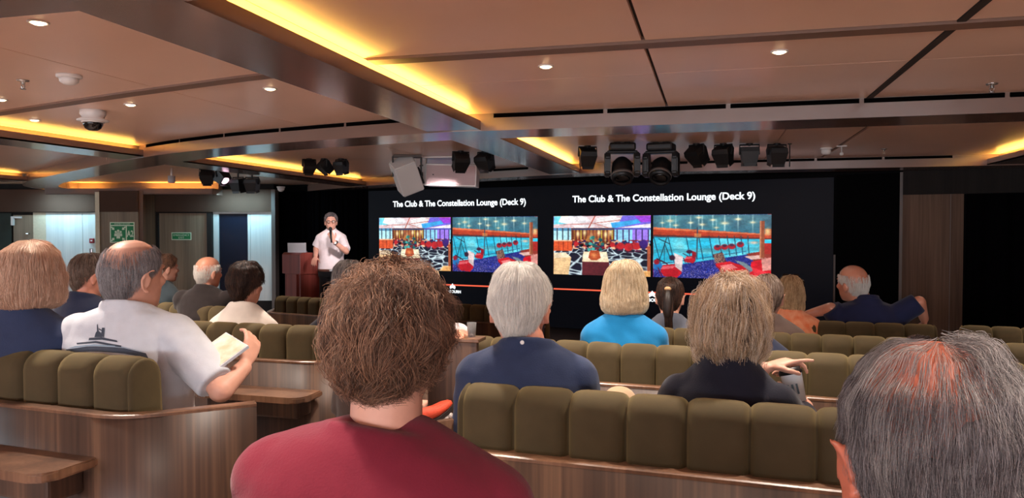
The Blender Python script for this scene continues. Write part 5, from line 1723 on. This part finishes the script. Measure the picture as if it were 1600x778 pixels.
# ponytail, grey
p6 = Person('person with a dark ponytail and a grey top', 1047, 432, 4.52, face=2, hyaw=-6, hpitch=-3, k=.97, hair_top=.010, shirt='grey', pants='denim', w=1.0, lean=.05, sleeve=.9, shdrop=.02,
            style='pulled', hair=H('h_dark', 2000, .0009, n=7, length=(.5, 1.0), off=(.0, .003), jit=.003, lump=.003, seed=41))
pt = []
rg = random.Random(4)
for i in range(700):
    a, r = rg.uniform(0, 6.28), rg.random() ** .5
    q = []
    for k in range(9):
        u = k / 8; w_ = (.012 + .024 * math.sin(min(1, u * 1.4) * 2.6)) * r
        q.append(p6.Mh @ Vector((w_ * math.cos(a) + .012 * u, -.108 - .03 * math.sin(u * 2.2) + w_ * .7 * math.sin(a), .045 - .235 * u * rg.uniform(.93, 1.0))))
    pt.append(q)
b = B(); tube(b, [p6.Mh @ Vector((.010 * u, -.108 - .03 * math.sin(u * 2.2), .045 - .21 * u)) for u in [k / 8 for k in range(9)]], [.014, .022, .028, .030, .029, .026, .021, .014, .005], 12)
pty = obj('ponytail', b, M['h_dark'], p6.t, True); strands('ponytail_strands', pt, .0009, M['h_dark'], pty)
b = B(); ball(b, p6.Mh @ Vector((0, -.112, .05)), (.020, .012, .014)); obj('hair_tie', b, mat('tan_tie', srgb(186, 150, 106), .6), p6.t, True)
# taupe shirt behind the ash hair
Person('person with brown grey hair and a taupe shirt, mostly behind the ash hair', 1199, 429, 4.36, face=-2, hyaw=4, k=1.0, hk=1.02, shirt='taupe', pants='denim', w=1.0, shdrop=.0, lean=.05,
       style='short', hair=H('h_brgrey', 1500, .0009, n=7, jit=.004, seed=51))
# white hair hidden behind the ash hair
Person('person with white hair and a navy top, almost hidden by the ash hair', 1166, 436, 3.46, face=-4, hyaw=-6, k=.98, hk=1.03, shirt='navy_dark', pants='denim', w=1.0, shdrop=.01, lean=.05,
       style='short', hair=H('h_white', 1800, .0008, n=7, jit=.005, seed=52))
# orange top, sunglasses
p9 = Person('person with long golden hair, sunglasses on top and an orange top', 1236, 430, 5.1, face=-8, hyaw=6, k=.96, hk=.95, hair_top=.016, shirt='orange', pants='denim', w=.98, lean=.05, sleeve=.9, shdrop=-.01,
            style='straight', hair=H('h_gold', 2600, .0009, n=9, length=(.6, 1.3), off=(.0, .005), wave=.002, jit=.006, lump=.006, seed=61))
b = B()
for sd in (-1, 1):
    ball(b, p9.Mh @ Vector((sd * .034, .052, .118)), (.028, .012, .02)); tube(b, [p9.Mh @ Vector((sd * .062, .05, .115)), p9.Mh @ Vector((sd * .088, 0, .09)), p9.Mh @ Vector((sd * .088, -.06, .07))], .004, 6)
cone(b, p9.Mh @ Vector((-.012, .056, .12)), p9.Mh @ Vector((.012, .056, .12)), .004)
obj('sunglasses', b, M['blackgloss'], p9.t, True)
# bald, navy polo, arms out
p10 = Person('bald person in a navy polo, one arm stretched along the seat back', 1333, 414, 5.14, face=2, hyaw=34, hpitch=4, hroll=-4, k=1.04, hk=1.03, hair_top=.002, skin='skin_bald', shirt='polo_navy', pants='khaki', w=1.16, build=1.2, lean=.02, sleeve=.95, shdrop=-.03, neckw=1.15,
             shx=.08, arms={'L': [('p', 1298, 482, 5.12), ('p', 1262, 491, 5.26)], 'R': [('p', 1436, 472, 4.98), ('p', 1444, 498, 5.06)]}, hands={'R': dict(d=(.05, .2, -1), pn=(-1, 0, 0))},
             style='fringe_low', hair=H('h_white', 1500, .0008, n=6, length=(.3, .7), jit=.004, seed=71))
b = B()
n10 = Vector((p10.xs(p10.zn), p10.spine(p10.zn) + .006, p10.zn + .02))
ring_mesh(b, [ring_at(n10 + Vector((0, 0, z)), a, c_, tilt=(0, -.3)) for z, a, c_ in ((-.012, .082, .078), (.006, .080, .075), (.026, .074, .069), (.026, .068, .063), (-.01, .070, .066))]); obj('collar', b, M['polo_navy'], p10.t, True)
# strawberry bob, navy
Person('person with a strawberry blonde bob and a navy top at the picture edge', 48, 378, 2.86, face=10, hyaw=-6, k=1.0, hk=1.08, hair_top=.016, shirt='navy', pants='denim', w=1.06, lean=.05, sleeve=.9, shdrop=.0, nlow=.006,
       style='bob', voxel=.007, hair=H('h_straw', 5200, .0006, n=9, length=(.7, 1.4), off=(-.001, .006), jit=.005, lump=.008, seed=81, size=1.0, inset=.002, fly=.008))
# white t-shirt with a ship print
p12 = Person('balding person in a white t-shirt with a ship print, papers in hand', 206, 374, 2.86, face=12, hyaw=-22, hpitch=3, k=1.08, hk=1.08, hair_top=.003, skin='skin', shirt='white', pants='khaki', w=1.12, build=1.25, lean=.05, sleeve=.88, shdrop=-.02, voxel=.006, neckw=1.15, fwd=.01, wrinkle=.007,
             arms={'L': [(-.23, .10, .82), (-.10, .34, .70)], 'R': [('p', 345, 610, 2.72), ('p', 381, 574, 2.84)]}, hands={'R': dict(to=('p', 389, 552, 2.88), pn=(-.6, .4, 0), side=1, curl=30)}, ears=1.12,
             style='receding', hair=H('h_silver', 5200, .0004, cap='h_cap_silver', n=7, thin=.25, length=(.3, .7), off=(.0, .004), jit=.004, seed=91, fly=.004))
# navy shirt, seen half from the side
Person('person with short brown grey hair and a dark navy shirt, by the pale wall panel', 140, 396, 4.42, face=-6, hyaw=-16, k=1.02, hk=1.02, skin='skin_ruddy', shirt='navy_dark', pants='denim', w=1.04, lean=.05, shdrop=-.01, neckw=1.1,
       style='short', hair=H('h_brgrey', 1800, .0008, n=7, jit=.004, seed=92))
Person('person with brown hair and a slate top seen behind the white t-shirt', 259, 397, 6.4, face=-10, hyaw=-18, k=.97, shirt='slate', pants='denim', w=.96, shdrop=.01,
       style='short', hair=H('h_brown', 1200, .0011, n=6, jit=.004, seed=93))
Person('bald person in a dark jacket below the emergency exit door', 325, 401, 6.1, face=4, hyaw=-20, k=1.04, hk=1.04, hair_top=.002, skin='skin_bald', shirt='charcoal', pants='blacktrs', w=1.16, build=1.15, sleeve=1.85, shdrop=.0,
       style='fringe_low', hair=H('h_white', 1000, .0009, n=6, length=(.3, .6), jit=.003, seed=94))
Person('person with dark brown hair and a cream top, seated before the lectern', 384, 410, 4.2, face=10, hyaw=-8, k=.95, hk=1.03, hair_top=.014, shirt='cream', pants='denim', w=1.0, sleeve=.9, shdrop=.02,
       style='short', hair=H('h_dark', 2400, .0009, n=8, length=(.4, .9), off=(.0, .008), wave=.003, jit=.006, lump=.010, seed=95, size=1.06, fly=.008))
Person('person with grey hair and a black shirt, half behind the curly hair', 545, 407, 4.05, face=10, hyaw=-4, k=1.02, skin='skin_ruddy', shirt='navy_black', pants='denim', w=1.1, shdrop=.04,
       style='short', hair=H('h_grey', 1500, .0009, n=7, jit=.004, seed=96))
Person('person with thin pale hair mostly hidden by the curly hair, arm on the wood panel', 662, 411, 3.95, face=4, hyaw=-4, k=1.0, skin='skin_bald', shirt='polo', pants='denim', w=1.0, shdrop=.02, sleeve=.7,
       arms={'R': [('p', 722, 528, 3.62), ('p', 716, 524, 3.42)]}, style='fringe', hair=H('h_blond', 900, .0009, n=6, jit=.004, seed=97))
# orange walking shoe behind the crimson shoulder
p20 = Person('person hidden by the curly hair, one orange walking shoe showing', 590, 470, 3.15, face=4, k=.9, shirt='taupe', pants='denim', w=.9, shdrop=.03, style='short', hair=H('h_grey', 600, .001, n=6),
             legs={'R': [(.15, .42, .56), (.14, .46, .09)], 'L': [(-.24, .34, .62), ('p', 655, 655, 3.10)], 'noshoes': 1})
M['orange_shoe'] = mat('orange_mesh', srgb(206, 70, 40), .7, var=.15, vscale=40, bump=.2, bscale=200); M['sole'] = mat('sole_dark', srgb(52, 44, 42), .7); M['lug'] = mat('sole_pale', srgb(206, 196, 190), .6)
A_, T_ = p20.loc(('p', 655, 664, 3.06)), p20.loc(('p', 706, 634, 3.10))
up_ = p20.loc(('p', 640, 620, 3.02)) - A_
u, so = B(), B()
shoe(u, so, p20.loc(('p', 646, 648, 3.08)), T_ - A_, up_, .78)
sh = obj('shoe', u, M['orange_shoe'], p20.t, True); sh['label'] = 'orange walking shoe'
sl = obj('sole', so, M['sole'], sh)
dd = (T_ - A_).normalized(); uu = (up_ - dd * up_.dot(dd)).normalized(); ss = dd.cross(uu); a0_ = p20.loc(('p', 646, 648, 3.08)) - uu * .075 * .78 - dd * .06 * .78
b = B()
for i in range(9):
    for x in (-1, 1): ball(b, a0_ + dd * (.02 + .026 * i) * .78 + ss * x * .038 * .78 - uu * .014, (.011, .011, .011), n=8, m=6)
obj('sole_lug', b, M['lug'], sl)
u, so = B(), B(); shoe(u, so, (.14, .46, .09), (.1, 1, 0), k=.9); sh = obj('shoe', u, M['orange_shoe'], p20.t, True); obj('sole', so, M['sole'], sh)

# the speaker at the lectern
pS = Person('person speaking on stage in a white polo, microphone at the mouth, hand on the lectern', 517, 332.5, 10.9, face=205, hyaw=4, hpitch=-2, k=1.02, hk=1.0, hair_top=.012, stand=-.09, shirt='polo', pants='blacktrs', w=1.02, build=.95, lean=.0, sleeve=.85, voxel=.006, wrinkle=.003,
            arms={'R': [('p', 494, 388, 10.95), ('p', 493, 401, 10.72)], 'L': [('p', 541, 393, 10.72), ('p', 521.5, 377, 10.60)]}, hands={'L': dict(to=('p', 516, 364, 10.58), pn=(.2, -1, 0), side=-1, curl=48), 'R': dict(d=(.1, .6, -.45), pn=(0, 0, -1))},
            style='short', hair=H('h_salt', 1600, .0011, n=6, jit=.005, lump=.008, seed=99, size=1.04))
Mh = pS.Mh
b = B()
for sd in (-1, 1):
    tube(b, [Mh @ Vector((sd * (.034 + .024 * math.cos(a)), .106, .002 + .018 * math.sin(a))) for a in [2 * math.pi * i / 16 for i in range(17)]], .0032, 6)
    tube(b, [Mh @ Vector((sd * .058, .105, .004)), Mh @ Vector((sd * .078, .06, .006)), Mh @ Vector((sd * .08, -.005, .002))], .003, 6)
cone(b, Mh @ Vector((-.011, .108, .004)), Mh @ Vector((.011, .108, .004)), .003)
obj('glasses', b, M['black'], pS.t)
b = B(); cz = pS.zn
ring_mesh(b, [ring_at((0, pS.spine(cz) + .008, cz + z), a, c_, tilt=(0, -.3)) for z, a, c_ in ((.0, .078, .072), (.02, .076, .070), (.04, .068, .062), (.04, .062, .058), (.0, .066, .06))]); obj('collar', b, M['polo'], pS.t, True)
b = B(); zb = pS.zseat + .075
ring_mesh(b, [ring_at((0, pS.spine(zb), zb + z), .196, .141) for z in (-.018, .018)]); bl = obj('belt', b, mat('brown_belt', srgb(96, 62, 50), .5), pS.t, True)
b = B(); box(b, (-.022, pS.spine(zb) + .138, zb - .016), (.022, pS.spine(zb) + .148, zb + .016), bev=.003); obj('buckle', b, M['chrome'], bl)
E_, W_ = pS.A[-1]
b = B(); d = (W_ - E_).normalized(); q = W_ - d * .035; cone(b, q - d * .012, q + d * .012, .038, .037, 18); wt = obj('watch', b, M['chrome'], pS.t, True)
b = B(); cone(b, q + Vector((0, .034, .0)), q + Vector((0, .044, .0)), .017, .016, 16); obj('watch_face', b, M['white_pl'], wt)
m0, m1 = at(516.3, 357.5, 10.56), at(518, 379, 10.53)
t = thing('microphone', 'black handheld microphone at the mouth of the person on stage', 'microphone', m0)
d = m1 - m0
b = B(); cone(b, d * .12, d, .017, .012, 16); obj('handle', b, M['black'], t, True)
b = B(); ball(b, (0, 0, 0), .027); obj('grille_head', b, M['black'], t, True)

# cup held by the ash-haired person
pc = at(1241, 605, 2.40)
t = thing('coffee_cup', 'white paper coffee cup with a black lid in the hand of the black top', 'cup', pc, rot=(R(-8), R(-14), 0))
b = B(); lathe(b, [(0, -.045), (.026, -.045), (.0335, .04), (.0345, .043), (0, .043)], 28); obj('cup_body', b, mat('paper_cup', srgb(232, 242, 248), .5), t, True)
b = B()
for i in range(3): box(b, (-.022 + .013 * i, -.0325, -.02), (-.016 + .013 * i, -.0305, .012))
obj('cup_print', b, mat('print_grey', srgb(96, 130, 150), .6), t)
b = B(); lathe(b, [(0, .042), (.0365, .042), (.0365, .050), (.034, .054), (.032, .062), (.028, .063), (0, .060)], 28); obj('lid', b, M['black'], t, True)

# papers held by the white t-shirt
c0, c1, c2 = at(333, 582, 2.70), at(388, 541, 2.78), at(350, 536, 2.84)
ex = (c1 - c0).normalized(); ey = (c2 - c0); ey = (ey - ex * ey.dot(ex)).normalized(); ez = ex.cross(ey)
Mp = Matrix(((ex.x, ey.x, ez.x, 0), (ex.y, ey.y, ez.y, 0), (ex.z, ey.z, ez.z, 0), (0, 0, 0, 1)))
t = thing('booklet', 'white printed booklet held up beside the white t-shirt sleeve', 'booklet', c0)
wl = (c1 - c0).length
M['page'] = mat('page_print', srgb(232, 224, 212), .6, col2=srgb(206, 176, 140), vscale=16)
b = B(); box(b, (0, -.004, -.006), (wl, .17, .006), Mp, .001); obj('page_block', b, M['white'], t)
b = B(); box(b, (.006, .0, .006), (wl - .004, .165, .0075), Mp); obj('printed_page', b, M['page'], t)
b = B(); box(b, (.02, .03, .0074), (.034, .05, .0082), Mp); obj('dark_figure', b, M['black'], t)

# ship print on the shirt back, laid over the cloth
me = p12.shirt.data
bvh = BVHTree.FromPolygons([p12.Mw @ v.co for v in me.vertices], [tuple(f.vertices) for f in me.polygons])
iw = p12.Mw.inverted()


def decal(bm, pts, steps=10):
    """strip of cloth print between an upper and a lower line of surveyed points"""
    up, lo = pts
    def samp(l, u):
        s_ = u * (len(l) - 1); i = min(int(s_), len(l) - 2); f = s_ - i
        return l[i][0] + (l[i + 1][0] - l[i][0]) * f, l[i][1] + (l[i + 1][1] - l[i][1]) * f
    prev = None
    for k in range(steps + 1):
        u = k / steps; row = []
        for j in range(3):
            a, c = samp(up, u), samp(lo, u)
            x, y = a[0] + (c[0] - a[0]) * j / 2, a[1] + (c[1] - a[1]) * j / 2
            r = ray(x, y).normalized(); h = bvh.ray_cast(Vector((0, 0, CAM_Z)), r)
            row.append(bm.verts.new(iw @ (h[0] + h[1] * .0022)) if h[0] is not None else None)
        if prev and all(prev) and all(row):
            for j in range(2): bm.faces.new((prev[j], prev[j + 1], row[j + 1], row[j]))
        prev = row


M['ink'] = mat('ship_ink', srgb(62, 70, 84), .8); M['ink2'] = mat('ship_ink_pale', srgb(140, 160, 178), .8)
b = B()
decal(b, ([(104, 546), (140, 541), (190, 543), (228, 552)], [(108, 553), (145, 549), (192, 552), (232, 560)]))
decal(b, ([(120, 536), (150, 533), (190, 540)], [(121, 538.5), (150, 536.5), (190, 543)]))
decal(b, ([(140, 528), (160, 527), (183, 532)], [(139, 532), (160, 531), (184, 535)]))
decal(b, ([(150, 520), (153, 516), (158, 520)], [(148, 527), (154, 527), (160, 527)]), 4)
decal(b, ([(152, 508), (153, 506)], [(152, 520), (155, 520)]), 2)
decal(b, ([(160, 512), (164, 512)], [(158, 526), (163, 527)]), 2)
decal(b, ([(155, 513), (161, 516)], [(155, 515), (161, 518)]), 2)
obj('shirt_print', b, M['ink'], p12.shirt)
b = B(); decal(b, ([(118, 541), (150, 538), (188, 541), (222, 549)], [(106, 545), (142, 540.5), (190, 542.8), (228, 551)])); obj('shirt_print', b, M['ink2'], p12.shirt)
# pale tag on the navy shirt collar
me3 = p3.shirt.data
bv3 = BVHTree.FromPolygons([p3.Mw @ v.co for v in me3.vertices], [tuple(f.vertices) for f in me3.polygons])
h = bv3.ray_cast(Vector((0, 0, CAM_Z)), ray(816, 535).normalized())
if h[0] is not None:
    b = B(); d_, u_, w_ = frame_from(h[1]); c = h[0]
    cone(b, c - h[1] * .001, c + h[1] * .002, .0062, .0062, 16)
    for v in b.verts: v.co = p3.Mw.inverted() @ v.co
    obj('collar_tag', b, M['white_pl'], p3.shirt)

# ------------------------------------------------------------------ stage light added at the dark cans, and exposure
def par_spot(px, py, d, aim, w, col=(1, .86, .86), ang=40):
    p = at(px, py, d); spot((p.x, p.y, Z_T - .22), w, ang, col, aim, .05, .6)


tgt = at(515, 372, 10.9)
par_spot(756, 240, 8.3, tgt, 300, ang=22)
par_spot(533, 253, 9.2, tgt, 120, ang=30)
par_spot(394, 284, 10.4, at(455, 420, 10.9), 22, (1, .55, .75), 50)  # added pink beam that tints the lectern
par_spot(1130, 226, 7.6, at(1120, 252, 9.6), 34, (1, .62, .62), 110)  # wide pink wash added to tint the far beam and ceiling
par_spot(757, 241, 8.3, at(640, 275, 12), 4, (1, .66, .66), 110)  # faint pink wash, added likewise
SC.view_settings.view_transform = 'Standard'
SC.view_settings.look = 'None'
SC.view_settings.gamma = 1.0
SC.view_settings.exposure = 0.0
SC.view_settings.use_curve_mapping = False
SC.cycles.use_denoising = True
SC.cycles.max_bounces = 8
SC.cycles.diffuse_bounces = 4
SC.cycles.sample_clamp_indirect = 6.0
